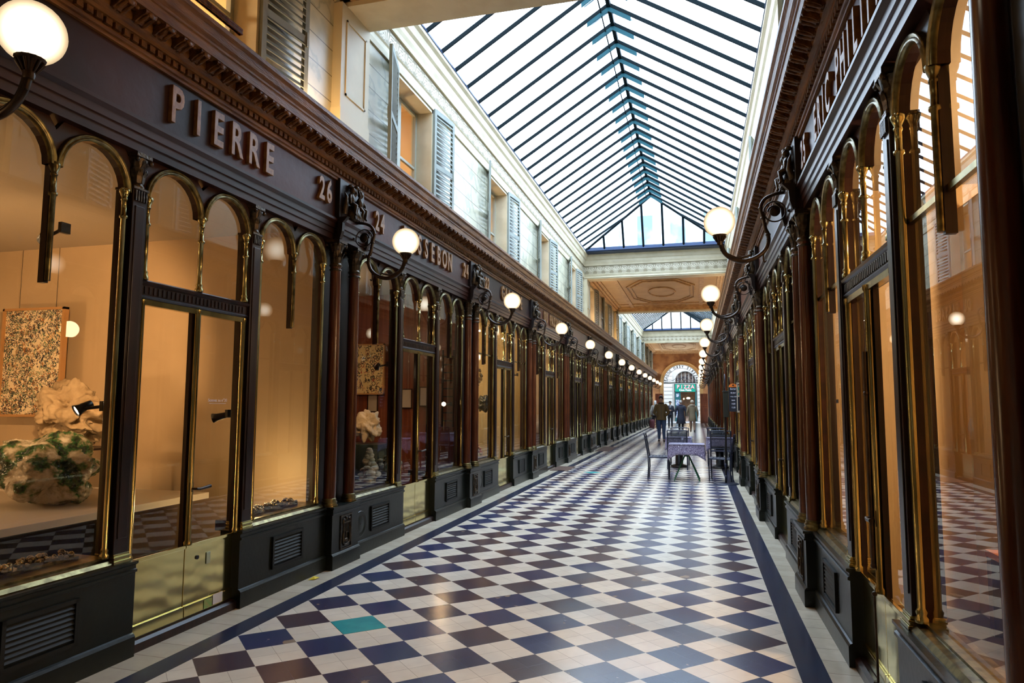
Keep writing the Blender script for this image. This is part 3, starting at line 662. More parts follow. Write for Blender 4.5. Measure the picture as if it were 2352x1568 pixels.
def ceiling(nm, a, b_, lab):
    o = MB().box(-3.9, 1.45, a, b_, 5.80, 5.95).build(nm, CTAN); tag(o, lab, 'ceiling', kind='structure')
    t = MB(); x0, x1 = -3.5, 1.06
    def fr(xa, xb, y0_, y1_, wd_, z0, z1):
        t.box(xa, xb, y0_, y0_+wd_, z0, z1).box(xa, xb, y1_-wd_, y1_, z0, z1).box(xa, xa+wd_, y0_, y1_, z0, z1).box(xb-wd_, xb, y0_, y1_, z0, z1)
    fr(x0, x1, a, b_, .14, 5.62, 5.80); fr(x0, x1, a, b_, .22, 5.69, 5.80); fr(x0, x1, a, b_, .32, 5.75, 5.80)
    n_ = max(1, round((b_-a)/8)); L_ = (b_-a)/n_
    for k in range(n_):
        y0_ = a+k*L_+.4; y1_ = a+(k+1)*L_-.4
        for xx in (x0+.75, x1-.9): t.box(xx, xx+.15, y0_-.1, y1_+.1, 5.76, 5.80)
        for yy in (y0_+.55, y1_-.7): t.box(x0+.3, x1-.3, yy, yy+.15, 5.76, 5.80)
        fr(x0+1.3, x1-1.4, y0_+.02, y0_+.42, .05, 5.765, 5.80); fr(x0+1.3, x1-1.4, y1_-.42, y1_-.02, .05, 5.765, 5.80)
        cx_, cy_ = (x0+x1)/2, (y0_+y1_)/2; hx, hy = 1.2, (y1_-y0_)/2-.95
        for sc_ in (1, .88, .55):
            o8 = [(cx_+hx*sc_*a_, cy_+hy*sc_*c_, 5.775) for a_, c_ in ((-1, -.5), (-.5, -1), (.5, -1), (1, -.5), (1, .5), (.5, 1), (-.5, 1), (-1, .5))]
            if sc_ == .55: t.tube([(cx_+.55*math.cos(q)*.9, cy_+hy*.4*math.sin(q), 5.78) for q in [2*PI*i/20 for i in range(20)]], .03, 5, closed=True)
            else: t.tube(o8, .03, 6, closed=True)
    o = t.build(nm+'_coffer', CTRIM); tag(o, 'moulded frames on the '+lab, 'ceiling moulding', kind='structure')
ceiling('ceiling_1', YBACK, 6.1, 'plain cream painted ceiling over the camera end')
ceiling('ceiling', 22.3, 30.5, 'coffered tan ceiling between the two skylights')
ceiling('ceiling_2', 46.6, YEND, 'coffered tan ceiling before the arched exit')

# skylights
def skylight(i, a, b_, lab):
    XE0, XE1, ZR, XM = -3.36, .92, 7.75, -1.22
    root = empty('skylight', (XM, (a+b_)/2, ZC)); tag(root, lab, 'skylight', kind='structure')
    off = -(a+b_)/2
    def T(mb):  # absolute coordinates into the root frame
        mb.v = [(x-XM, y+off, z-ZC) for x, y, z in mb.v]; return mb
    hy = .95; ya, yb = a+.45, b_-.45; ra, rb = ya+hy, yb-hy
    rf = MB(); cp = MB(); k = 0
    n_ = int((yb-ya)/.5543)
    for k in range(n_+1):
        y = 7.99-.5543*2+.5543*k if i == 0 else ya+.05+.5543*k
        if y < ya or y > yb: continue
        t = 1.
        if y < ra: t = (y-ya)/(ra-ya)
        if y > rb: t = (yb-y)/(yb-rb)
        for s_, xe in ((1, XE0), (-1, XE1)):
            top = (xe+(XM-xe)*t, y, ZC+.03+(ZR-ZC-.03)*t); bot = (xe, y, ZC+.03)
            d = Vector(top)-Vector(bot)
            if d.length < .1: continue
            nrm = Vector((-d.z, 0, d.x)).normalized()*.028
            w_ = Vector((0, .012, 0)); B, T_ = Vector(bot), Vector(top)
            v = [B-w_-nrm, B+w_-nrm, B+w_+nrm, B-w_+nrm, T_-w_-nrm, T_+w_-nrm, T_+w_+nrm, T_-w_+nrm]
            rf.add(v, [(0, 1, 2, 3), (4, 7, 6, 5), (0, 4, 5, 1), (1, 5, 6, 2), (2, 6, 7, 3), (3, 7, 4, 0)])
            if t > .9:
                A_ = T_-d*.16; up = Vector((0, 0, .10))
                cp.add([A_-w_*.7-up*.3, T_-w_*.7-up*.3, T_-w_*.7-up*1.1, A_-w_*.7-up*1.1, A_+w_*.7-up*.3, T_+w_*.7-up*.3, T_+w_*.7-up*1.1, A_+w_*.7-up*1.1], [(0, 1, 2, 3), (4, 7, 6, 5), (0, 4, 5, 1), (3, 2, 6, 7), (0, 3, 7, 4)])
                # upper row, half spacing
                y2 = y+.27
                if y2 < rb:
                    o2 = Vector((0, .27, .06)); cp.rod(A_+o2, T_+o2, .012, seg=4)
    T(rf).build('rafters', TEAL, root); T(cp).build('ridge_fins', TEALPL, root)
    rg = MB().box(XM-.03, XM+.03, ra, rb, ZR-.05, ZR+.05); rg.rod((XM-.12, ra, ZR-.12), (XM-.12, rb, ZR-.12), .012, seg=5)
    T(rg).build('ridge_beam', TEAL, root)
    gb = MB()
    for (yy, ry) in ((ya, ra), (yb, rb)):
        for xe in (XE0, XE1): gb.rod((xe, yy, ZC+.03), (XM, ry, ZR), .036, seg=6)
        for q in range(1, 7):
            x = XE0+(XE1-XE0)*q/7; t = 1-abs(x-XM)/(XE1-XM); gb.rod((x, yy, ZC+.03), (x, yy+(ry-yy)*t, ZC+.03+(ZR-ZC-.03)*t), .036, seg=6)
    T(gb).build('hip_bars', TEAL, root)
    gt = MB(); 
    for yy in (ya, yb): gt.box(XE0, XE1, yy-.04, yy+.04, ZC-.0, ZC+.10)
    gt.box(XE0, XE1, yb+.04, b_+.1, ZC-.02, ZC+.02).box(XE0, XE1, a-.1, ya-.04, ZC-.02, ZC+.02)
    T(gt).build('gutter', NAVY, root)
    gl = MB(); z0 = ZC+.06; zr = ZR+.03
    V_ = [(XE0, ya, z0), (XE0, yb, z0), (XM, rb, zr), (XM, ra, zr), (XE1, ya, z0), (XE1, yb, z0)]
    gl.add(V_, [(0, 1, 2, 3), (4, 3, 2, 5), (0, 3, 4), (1, 5, 2)]); T(gl).build('glass_panes', SKYGLASS, root)
skylight(0, OPEN1[0]-.1, OPEN1[1]-.1, 'glazed pitched skylight with dark rafters over the near part')
skylight(1, OPEN2[0], OPEN2[1], 'glazed pitched skylight seen beyond the coffered ceiling')
# roofs over the upper rooms and outer shell so daylight enters only by the skylights and the exit
ROOF = mat('zinc_roof', (.25, .27, .30), .5)
for x0, x1, nm in ((-8.6, -3.5, 'roof_left'), (1.06, 6.4, 'roof_right')):
    o = MB().box(x0, x1, YBACK-.3, YEND, 6.37, 6.5).build(nm, ROOF); tag(o, 'zinc roof beside the skylights, %s' % nm[5:], 'roof', kind='structure')
for a, b_, nm in ((YBACK-.3, 6.5, 'roof_near'), (21.9, 30.9, 'roof_middle'), (46.2, YEND, 'roof_far')):
    o = MB().box(-3.5, 1.06, a, b_, 6.37, 6.5).build(nm, ROOF); tag(o, 'flat roof over the closed %s part of the passage' % nm[5:], 'roof', kind='structure')
o = MB().box(-8.8, 6.6, YBACK-.3, YBACK, 0, 6.5).build('wall_back', CREAM); tag(o, 'cream end wall behind the camera', 'wall', kind='structure')
o = MB().box(-8.8, -8.6, YBACK, YEND, 0, 6.5).build('wall_outer_left', ROOF); tag(o, 'outer wall behind the left shops', 'wall', kind='structure')
o = MB().box(6.4, 6.6, YBACK, YEND, 0, 6.5).build('wall_outer_right', ROOF); tag(o, 'outer wall behind the right shops', 'wall', kind='structure')
FACADE = mat('courtyard_facade', (.60, .62, .62), .8, col2=(.48, .52, .56), scale=.8)
#INTERIORS
# ------------------------------------------------------------------ shop interiors
def wallmat(nm, c, r=.6, c2=None): return mat(nm, c, r, col2=c2, scale=1.5)
BEIGE = wallmat('beige_gallery_wall', (.46, .33, .19), .6, (.50, .36, .21)); REDW = mat('red_wood_panelling', (.14, .030, .010), .4, col2=(.20, .050, .018), scale=4, stretch=(6, 6, .4))
YEL = wallmat('yellow_plaster', (.62, .50, .25)); CRM = wallmat('cream_shop_wall', (.58, .46, .30)); BRN = wallmat('brown_shop_wall', (.16, .09, .05)); GRY = wallmat('grey_green_shop_wall', (.16, .17, .13))
ORG = wallmat('tan_shop_wall', (.58, .41, .22), .6, (.62, .45, .25)); SHOPFL = mat('dark_shop_floor', (.06, .04, .03), .4); SHOPCEIL = wallmat('shop_ceiling', (.45, .38, .28))
def room(side, n_, depth, m_, power, z0=.0, zl=2.55, col=(1, .66, .35), yl=None, xl=None):
    s_ = -1 if side == 'left' else 1; xf = (-3.445 if side == 'left' else 1.01); xb = xf+s_*depth; a = Y0+P*n_+.02; b_ = Y0+P*(n_+1)-.02; zc = 3.2
    r = MB()
    r.add([(xf, a, z0), (xf, b_, z0), (xb, b_, z0), (xb, a, z0), (xf, a, zc), (xf, b_, zc), (xb, b_, zc), (xb, a, zc)], [(3, 2, 6, 7), (2, 1, 5, 6), (0, 3, 7, 4)])
    o = r.build('wall_shop_%s_%d' % (side, n_+1), m_); tag(o, 'inner walls of the %s shop on the %s, seen through its windows' % (ORD[n_+1], side), 'shop wall', kind='structure')
    r = MB().add([(xf, a, z0+.004), (xf, b_, z0+.004), (xb, b_, z0+.004), (xb, a, z0+.004)], [(0, 1, 2, 3)]); o = r.build('floor_shop_%s_%d' % (side, n_+1), SHOPFL); tag(o, 'dark floor inside the %s shop on the %s' % (ORD[n_+1], side), 'floor', kind='structure')
    r = MB().add([(xf, a, zc), (xf, b_, zc), (xb, b_, zc), (xb, a, zc)], [(3, 2, 1, 0)]); o = r.build('ceiling_shop_%s_%d' % (side, n_+1), SHOPCEIL); tag(o, 'ceiling inside the %s shop on the %s' % (ORD[n_+1], side), 'ceiling', kind='structure')
    if power:
        l = bpy.data.lights.new('shop_light', 'POINT'); l.energy = power; l.color = col; l.shadow_soft_size = .12
        o = bpy.data.objects.new('shop_light', l); COL.objects.link(o); o.location = (xf+s_*(xl if xl else min(depth*.6, 1.4)), yl if yl else (a+b_)/2, zl)
Lc = {-1: (BEIGE, 25, 2.2), 0: (BEIGE, 0, 5.2), 1: (REDW, 14, 2.6), 2: (YEL, 55, 2.0), 3: (CRM, 48, 2.0), 4: (GRY, 10, 1.6), 5: (CRM, 20, 1.4), 6: (BRN, 8, 1.4), 7: (REDW, 8, 1.4), 8: (BRN, 12, 1.4), 9: (CRM, 12, 1.4), 10: (BRN, 10, 1.4), 11: (CRM, 14, 1.4), 12: (BRN, 8, 1.4)}
Rc = {-1: (ORG, 14, 2.6), 0: (ORG, 150, 2.6), 1: (GRY, 12, 1.8), 2: (CRM, 12, 1.6), 3: (BRN, 10, 1.4), 4: (CRM, 12, 1.4), 5: (BRN, 8, 1.4), 6: (REDW, 8, 1.4), 7: (BRN, 8, 1.4), 8: (REDW, 8, 1.4), 9: (BRN, 8, 1.4), 10: (BRN, 8, 1.4), 11: (CRM, 10, 1.4), 12: (BRN, 8, 1.4)}
for k, (m_, p_, d_) in Lc.items(): room('left', k, d_, m_, p_)
for k, (m_, p_, d_) in Rc.items(): room('right', k, d_, m_, p_)

def plight(x, y, z, e, col=(1, .62, .30), r=.04, kind='POINT', tgt=None, size=60, blend=.6):
    l = bpy.data.lights.new('gallery_light', kind); l.energy = e; l.color = col; l.shadow_soft_size = r
    if kind == 'SPOT': l.spot_size = math.radians(size); l.spot_blend = blend
    o = bpy.data.objects.new('gallery_light', l); COL.objects.link(o); o.location = (x, y, z)
    if tgt: o.rotation_euler = (Vector(tgt)-Vector((x, y, z))).to_track_quat('-Z', 'Y').to_euler()
def spot_lamp(x, y, z, tgt, lab, e=0, mount=(.12, 0, 0), size=70, col=(1, .60, .28)):
    root = empty('spot_lamp', (x, y, z)); tag(root, lab, 'spotlight')
    d = (Vector(tgt)-Vector((x, y, z))).normalized(); q = d.to_track_quat('Z', 'Y').to_matrix().to_4x4()
    h = MB().lathe([(.010, -.08), (.022, -.076), (.026, -.035), (.028, -.01), (.038, .022), (.036, .022), (.028, .004), (.02, -.01)], 0, 0, 14, M=q); h.build('lamp_head', BLACK, root)
    MB().lathe([(.001, .004), (.029, .006), (.027, .014), (.001, .018)], 0, 0, 12, M=q).build('bulb', BULB if e else BLACK, root)
    MB().rod((0, 0, 0), mount, .010).box(mount[0]-.012, mount[0]+.012, mount[1]-.03, mount[1]+.03, mount[2]-.03, mount[2]+.03).build('bracket', BLACK, root)
    if e: plight(x+d.x*.06, y+d.y*.06, z+d.z*.06, e, col, .02, 'SPOT', tgt, size)

# near left gallery
PLW = mat('white_platform', (.62, .55, .46), .5)
def box_obj(nm, x0, x1, y0, y1, z0, z1, m_, lab, cat, bev=.004, grp=None):
    cx_, cy_ = (x0+x1)/2, (y0+y1)/2
    o = MB().box(x0-cx_, x1-cx_, y0-cy_, y1-cy_, 0, z1-z0).build(nm, m_, bevel=bev); o.location = (cx_, cy_, z0); return tag(o, lab, cat, grp)
pf = empty('display_platform', (-6.4, 3.85, .008)); tag(pf, 'long low white display platform inside the near left gallery', 'platform')
MB().box(-1.9, 1.9, -1.75, 1.75, .585, .642).build('top', PLW, pf, .004); MB().box(-1.85, .9, -1.7, 1.7, 0, .585).build('base', BLACK, pf)
def rock(nm, loc, r, amp, fr, m_, lab, cat, seed, sub=5, holes=0., z0=0.):
    import bmesh
    bm = bmesh.new(); bmesh.ops.create_icosphere(bm, subdivisions=sub, radius=1.)
    for v in bm.verts:
        c = v.co.normalized(); q = c*fr+Vector((seed, seed*1.7, -seed))
        d = 1+amp*1.1*noise.noise(q)+amp*.30*(.3-abs(noise.noise(q*2.7)))+amp*.20*(abs(noise.noise(q*5.3))-.2)+amp*.07*noise.noise(q*13.)
        if holes:
            h_ = noise.noise(q*1.9+Vector((5, 3, 1)))
            if h_ > .22: d -= holes*min(1, (h_-.22)*6)
        v.co = Vector((c.x*r[0], c.y*r[1], max(c.z*r[2], -r[2]*.86)))*d
    zmin = min(v.co.z for v in bm.verts)
    for v in bm.verts: v.co.z -= zmin
    me = bpy.data.meshes.new(nm); bm.to_mesh(me); bm.free(); me.materials.append(m_)
    for p_ in me.polygons: p_.use_smooth = True
    o = link(nm, me); o.location = loc; return tag(o, lab, cat)
M, g, b = new_mat('green_glazed_ceramic'); g.xyz(); z_ = g.noise(7., detail=7.); z2_ = g.noise(16., detail=4.)
c_ = g.ramp(z_, [(.40, (.008, .022, .010)), (.455, (.03, .10, .03)), (.49, (.20, .18, .11)), (.58, (.50, .44, .35))]); g.L.new(c_, b.inputs['Base Color']); b.inputs['Roughness'].default_value = .12
bp = g.n.new('ShaderNodeBump'); bp.inputs['Strength'].default_value = 1.; bp.inputs['Distance'].default_value = .03; g.L.new(z2_, bp.inputs['Height']); g.L.new(bp.outputs[0], b.inputs['Normal']); GREENC = M
CORAL = mat('beige_coral_stone', (.46, .34, .20), .8, col2=(.34, .24, .13), scale=8, bump=1., bscale=18)
rock('ceramic_rock', (-5.27, 4.55, .65), (.45, .34, .26), .38, 1.8, GREENC, 'green and white glazed ceramic boulder on the white platform', 'sculpture', 3.1, 6)
st = empty('sculpture_stand', (-5.8, 5.25, .652)); tag(st, 'low brown stand under the beige stone sculpture in the near left gallery', 'stand'); MB().box(-.42, .42, -.2, .2, .40, .42).build('top', DARKWOOD, st)
for sx in (-1, 1):
    for sy in (-1, 1): MB().rod((sx*.38, sy*.16, 0), (sx*.36, sy*.14, .40), .012, seg=8).build('leg', DARKWOOD, st)
rock('stone_sculpture', (-5.85, 5.25, 1.074), (.36, .2, .29), .75, 1.3, CORAL, 'beige pierced rock sculpture on a stand behind the green boulder', 'sculpture', 8.4, 6, holes=.45)
# painting
def scribble(name, ground, inks, sc1, lo_=.03):
    M, g, b = new_mat(name); X, Y, Z = g.xyz(); cur = None
    base_ = g.ramp(g.noise(3., detail=3.), [(.3, ground), (.62, tuple(c*.9 for c in ground)), (.7, tuple(c*m_ for c, m_ in zip(ground, (.95, .75, .45))))])
    for i, (ink, s2, th) in enumerate(inks):
        vo = g.n.new('ShaderNodeTexVoronoi'); vo.feature = 'F1'; vo.inputs['Scale'].default_value = s2; vo.inputs['Randomness'].default_value = 1.
        mp = g.n.new('ShaderNodeMapping'); mp.inputs['Location'].default_value = (i*3.3, i*1.7, i*2.1); nz_ = g.n.new('ShaderNodeTexNoise'); nz_.inputs['Scale'].default_value = s2*.5
        g.L.new(g.t.outputs['Object'], nz_.inputs['Vector']); va = g.n.new('ShaderNodeVectorMath'); va.operation = 'MULTIPLY_ADD'; g.L.new(nz_.outputs['Color'], va.inputs[0]); va.inputs[1].default_value = (.06, .06, .06); g.L.new(g.t.outputs['Object'], va.inputs[2])
        g.L.new(va.outputs[0], mp.inputs[0]); g.L.new(mp.outputs[0], vo.inputs['Vector'])
        ring_ = g.m('LESS_THAN', g.m('ABSOLUTE', g.m('SUBTRACT', vo.outputs['Distance'], .38)), th)
        gate = g.m('GREATER_THAN', g.noise(s2*.35+i), .47); f_ = g.m('MULTIPLY', ring_, gate); base_ = g.mix(f_, base_, ink)
    g.L.new(base_, b.inputs['Base Color']); b.inputs['Roughness'].default_value = .6; return M
ART1 = scribble('abstract_canvas', (.80, .66, .44), [((.02, .018, .02), 26, .09), ((.03, .11, .05), 34, .08), ((.35, .13, .02), 18, .05), ((.02, .02, .03), 40, .10)], 1)
ART2 = scribble('wheel_print', (.66, .50, .24), [((.02, .015, .01), 14, .07), ((.03, .02, .015), 24, .08), ((.30, .03, .02), 9, .02)], 1)
def framed(nm, x0, x1, y, z0, z1, art, frm, lab, wires=0, t_=.02, d_=.05):
    root = empty(nm, ((x0+x1)/2, y, z0)); tag(root, lab, 'picture'); w_ = (x1-x0)/2; h_ = z1-z0
    f = MB().box(-w_, w_, -d_, 0, 0, t_).box(-w_, w_, -d_, 0, h_-t_, h_).box(-w_, -w_+t_, -d_, 0, 0, h_).box(w_-t_, w_, -d_, 0, 0, h_); f.build('frame', frm, root)
    MB().box(-w_+t_, w_-t_, -d_*.6, -.002, t_, h_-t_).build('canvas', art, root)
    if wires:
        w2 = MB()
        for s_ in (-.6, .6): w2.rod((w_*s_, -.01, h_), (w_*s_, -.01, 3.15-z0), .002, seg=4)
        w2.build('hanging_wire', BLACK, root)
    return root
OAK = mat('oak_frame', (.42, .22, .08), .5)
framed('painting', -7.26, -6.42, 5.69, 1.34, 2.50, ART1, OAK, 'abstract canvas of black green and ochre loops in an oak frame', 1, .025, .06)
spot_lamp(-3.60, 3.30, 1.455, (-3.95, 2.55, 1.0), 'black spotlight with glowing lens clamped left of the near door', 40, mount=(.13, .06, .02), size=75)
spot_lamp(-3.62, 3.02, 2.44, (-6.8, 5.7, 1.9), 'small lit spotlight high in the nearest left shop window', 330, mount=(.14, 0, .05), size=62)
spot_lamp(-3.56, 4.47, 1.385, (-5.0, 4.0, 1.0), 'unlit black spotlight inside the near left door glass', 0, mount=(.09, .03, .03))
plight(-3.85, 5.35, .80, 9, (1, .70, .33), .06)
plight(-6.9, 3.0, 1.5, 45, (1, .64, .32), .1)
plight(-5.9, 3.6, 2.9, 9, (1, .62, .30), .15)
GOLDB = mat('gilded_bronze_bobbles', (.30, .23, .10), .25, metal=.9, col2=(.10, .07, .04), scale=25)
def pebbles(y0_, y1_, lab, seed):
    rnd = random.Random(seed); mb = MB().box(-.05, .05, y0_-(y0_+y1_)/2, y1_-(y0_+y1_)/2, 0, .018)
    n_ = int((y1_-y0_)*110)
    for k in range(n_):
        r = rnd.uniform(.011, .020); yy = rnd.uniform(y0_, y1_)-(y0_+y1_)/2; mb.ball((rnd.uniform(-.045, .045), yy, .018+r*.6+rnd.choice((0, 0, .018))), r, 8, 6)
    o = mb.build('bobble_strip', GOLDB); o.location = (-3.50, (y0_+y1_)/2, .60); tag(o, lab, 'ornament')
pebbles(2.35, 3.22, 'strip of gilded bobbles on the sill of the nearest left window', 1); pebbles(4.75, 5.45, 'strip of gilded bobbles on the sill beyond the near left door', 2)
# window display ledges inside (left near)
for n_, (ya, yb_) in enumerate(((2.28, 3.32), (4.56, 5.6))):
    box_obj('window_ledge', -3.60, -3.41, ya, yb_, .52, .60, DARKWOOD, 'narrow display ledge inside the %s near left gallery window' % ('nearer' if n_ == 0 else 'farther'), 'ledge')

# second left gallery (red panelling)
framed('wheel_picture', -5.25, -4.62, 9.58, 1.63, 2.41, ART2, OAK, 'cream print crowded with black wheels on the red panelled wall', 0, .02, .04)
rock('coral_sculpture', (-4.34, 8.5, .955), (.17, .13, .19), .5, 2.4, mat('pale_coral', (.50, .40, .26), .8, bump=1., bscale=25), 'pale spiky coral block on a dark stand in the second left gallery', 'sculpture', 5.5, 5)
box_obj('sculpture_plinth', -4.62, -4.06, 8.25, 8.75, .008, .953, mat('dark_green_plinth', (.02, .03, .02), .3), 'dark plinth carrying the pale coral block', 'plinth')
SHELLW = mat('shell_white', (.45, .42, .30), .3, col2=(.30, .34, .26), scale=12)
def shellpile(loc, k, h_, w_, m_, lab, seed):
    rnd = random.Random(seed); mb = MB()
    for i in range(k):
        t = i/k; r = .022+.028*(1-t)*rnd.random()+.01; a = rnd.uniform(0, 2*PI); R_ = w_*(1-t)*rnd.uniform(.4, 1); mb.ball((R_*math.cos(a), R_*math.sin(a), r+t*h_), (r, r, r*rnd.uniform(.4, .9)), 9, 6)
    mb.lathe([(w_*.7, 0), (w_*.4, h_*.5), (.01, h_)], 0, 0, 10)
    o = mb.build('shell_sculpture', m_); o.location = loc; tag(o, lab, 'sculpture')
box_obj('window_ledge', -3.70, -3.44, 6.15, 7.2, .56, .62, DARKWOOD, 'display ledge behind the first window of the second left gallery', 'ledge')
box_obj('window_ledge', -3.70, -3.44, 8.42, 9.45, .56, .62, DARKWOOD, 'display ledge behind the second window of the second left gallery', 'ledge')
shellpile((-3.57, 7.05, .62), 46, .34, .12, SHELLW, 'white shell encrusted sculpture in the second left shop window', 3)
shellpile((-3.9, 8.3, .62), 40, .32, .17, mat('dark_glass_shells', (.05, .07, .06), .1, col2=(.25, .25, .2), scale=20), 'dark shiny encrusted sculpture behind the second left door', 4)
box_obj('sculpture_plinth', -4.05, -3.75, 8.1, 8.24, .008, .62, BLACK, 'black plinth behind the second left door', 'plinth')
for i, (x, z) in enumerate(((-4.87, 1.36), (-4.30, 1.42), (-4.0, 1.45))):
    framed('small_print', x-.09, x+.09, 9.70, z, z+.30, mat('pale_print_paper', (.42, .34, .26), .6), DARKWOOD, 'small pale framed print, %s of three low on the red wall' % ('left', 'middle', 'right')[i], 0, .015, .02)
ld = MB()
for s_ in (-.09, .09): ld.box(s_-.012, s_+.012, -.015, .015, 0, 1.15)
for k in range(9): ld.box(-.09, .09, -.01, .01, .08+k*.12, .10+k*.12)
o = ld.build('wooden_ladder', BLACKWOOD); o.location = (-3.60, 9.62, 1.15); tag(o, 'narrow dark ladder hanging in the second left gallery', 'ladder')
spot_lamp(-3.58, 7.22, 1.92, (-4.6, 8.6, 1.4), 'small black spotlight beside the second left shop door', 30, mount=(.11, .06, .03), size=60)
spot_lamp(-3.60, 9.45, 1.49, (-3.2, 8.0, 1.35), 'glowing spotlight facing out beyond the second left door', 3, mount=(.10, .05, 0))
spot_lamp(-3.62, 10.28, 1.50, (-3.0, 7.6, 1.2), 'glowing spotlight in the first window of the third left shop', 3, mount=(.10, .05, 0))
# third left gallery
bk = MB(); rnd = random.Random(5)
for k in range(60):
    a = rnd.uniform(0, 2*PI); t = rnd.random(); R_ = .13*math.sin(PI*(.15+.8*t)); bk.ball((R_*math.cos(a), R_*math.sin(a), -.22+.42*t), rnd.uniform(.02, .032), 7, 5)
bk.rod((0, 0, .2), (0, 0, .62), .006)
o = bk.build('pendant_basket', mat('gilded_wicker', (.30, .20, .08), .4, metal=.4)); o.location = (-4.1, 12.4, 2.05); tag(o, 'gilded basket pendant hanging in the third left shop', 'pendant lamp')
box_obj('sculpture_plinth', -4.08, -3.76, 12.3, 12.62, .008, 1.32, YEL, 'pale plinth in the first window of the third left shop', 'plinth')
rock('dark_sculpture', (-3.92, 12.45, 1.325), (.12, .1, .15), .45, 2.6, mat('dark_slate_ceramic', (.03, .04, .035), .3, bump=.8, bscale=20), 'small dark rough sculpture on the pale plinth', 'sculpture', 9.1, 4)
shellpile((-3.6, 11.0, .62), 40, .16, .16, mat('red_gold_beads', (.45, .06, .03), .3, col2=(.45, .30, .10), scale=20), 'heap of red and gold ornaments in the third left shop window', 8)
box_obj('window_ledge', -3.80, -3.44, 10.1, 11.1, .56, .62, DARKWOOD, 'display ledge in the third left shop window', 'ledge')
spot_lamp(-3.58, 13.2, 2.05, (-4.2, 12.2, 1.2), 'small lit spotlight beyond the third left shop door', 12, mount=(.1, .05, .03))
# white chairs-like busts further
for (x, y, s_, lab) in ((-3.8, 14.6, 'left', 'pale vase on a stand in the fourth left shop'), (-3.8, 16.6, 'left', 'pale vase beyond the door of the fourth left shop'), (1.4, 8.6, 'right', 'dark vase in the second right shop window')):
    v_ = empty('vase', (x, y, .008)); tag(v_, lab, 'vase'); MB().box(-.14, .14, -.14, .14, 0, .78).build('stand', BRN, v_); MB().lathe([(.05, .78), (.11, .90), (.12, 1.0), (.05, 1.15), (.07, 1.22)], 0, 0, 16).build('body', PLW if s_ == 'left' else GRY, v_)
# near right shop
tb = empty('side_table', (2.05, 5.0, .008)); tag(tb, 'dark square side table with orange top inside the near right shop', 'table')
MB().box(-.22, .22, -.30, .30, .50, .54).build('tabletop', mat('orange_wood', (.45, .16, .04), .35), tb)
for sx in (-1, 1):
    for sy in (-1, 1): MB().box(sx*.18-.035, sx*.18+.035, sy*.26-.035, sy*.26+.035, 0, .50).build('leg', BLACKWOOD, tb)
box_obj('screen_panel', 1.95, 2.02, 5.35, 5.80, .008, 3.0, CRM, 'tall pale upright panel at the back of the near right shop', 'panel')
for (x, y, z) in ((1.35, 5.79, 1.86), (1.35, 5.79, 1.70)): 
    o = MB().rod((0, 0, 0), (0, -.05, 0), .012).ball((0, -.06, 0), .022, 10, 7).build('wall_hook', BRASS); o.location = (x, y+.05, z); tag(o, 'small brass wall hook inside the near right shop, %s of two' % ('upper' if z > 1.8 else 'lower'), 'hook')

# ------------------------------------------------------------------ shop names
def sign(side, n_, word, yc, zc, hgt, pitch, lab, cat='sign', sx=.66):
    root = empty('shop_sign' if cat == 'sign' else 'house_number'); x, r = SIDES[side]; root.location = (x, yc, zc); root.rotation_euler = (0, 0, r); tag(root, lab, cat)
    size = hgt/.70; k = len(word)
    for i, ch in enumerate(word):
        if ch == ' ': continue
        y = (i-(k-1)/2)*pitch
        Mx = Matrix.Translation((.016, y, -hgt/2)) @ Matrix(((0, 0, 1, 0), (1, 0, 0, 0), (0, 1, 0, 0), (0, 0, 0, 1)))
        text('letter' if cat == 'sign' else 'digit', ch, size, .013, LETTER, root, Mx, sx, .006, .003)
sign('left', 0, 'PIERRE', 4.07, 3.435, .235, .200, 'large carved wooden letters on the nearest left frieze')
sign('left', 0, '26', 5.42, 3.445, .20, .125, 'carved wooden number 26 at the far end of the nearest left frieze', 'house number')
sign('left', 1, 'PASSEBON', 7.94, 3.435, .235, .213, 'large carved wooden letters on the second left frieze, partly behind a globe')
sign('left', 1, '24', 6.53, 3.43, .20, .125, 'carved wooden number 24 at the near end of the second left frieze', 'house number')
sign('left', 1, '24', 9.36, 3.445, .20, .125, 'carved wooden number 24 at the far end of the second left frieze', 'house number')
sign('left', 2, '22', 10.42, 3.43, .20, .125, 'carved wooden number 22 on the third left frieze', 'house number')
sign('left', 2, 'GALERIE', 12.0, 3.435, .235, .213, 'carved wooden word in large letters on the third left frieze')
sign('left', 3, 'DU PASSAGE', 15.7, 3.435, .235, .205, 'two carved wooden words on the fourth left frieze')
sign('right', 0, 'ERIC PHILIPPE', 3.92, 3.40, .235, .150, 'raised wooden lettering on the nearest right frieze', sx=.56)
sign('right', 0, '25', 5.36, 3.40, .20, .125, 'raised wooden number 25 on the nearest right frieze', 'house number')

# fittings on the near left kick plate
E_ = MB()
o = MB().box(-.003, .003, -.02, .02, -.04, .04).build('lock_plate', mat('worn_lock_plate', (.35, .42, .30), .4), bevel=.004); o.location = (XL-.063, 4.17, .415); tag(o, 'worn lock plate on the near left brass kick plate', 'lock plate')
o = MB().rod((-.004, 0, 0), (.003, 0, 0), .014, seg=14).build('keyhole_cover', BLACK); o.location = (XL-.063, 4.06, .44); tag(o, 'round black keyhole cover on the near left kick plate', 'keyhole')
o = MB().box(-.001, .001, -.05, .05, -.035, .035).build('sticker', mat('white_sticker', (.6, .6, .62), .5)); o.location = (XL-.0505, 4.27, .115); tag(o, 'white sticker low on the near left brass door', 'sticker')
o = MB().box(-.001, .001, -.04, .04, -.03, .03).build('sticker', mat('green_sticker', (.18, .35, .10), .5, col2=(.30, .32, .10), scale=30)); o.location = (XL-.0505, 4.17, .105); tag(o, 'green sticker low on the near left brass door', 'sticker')
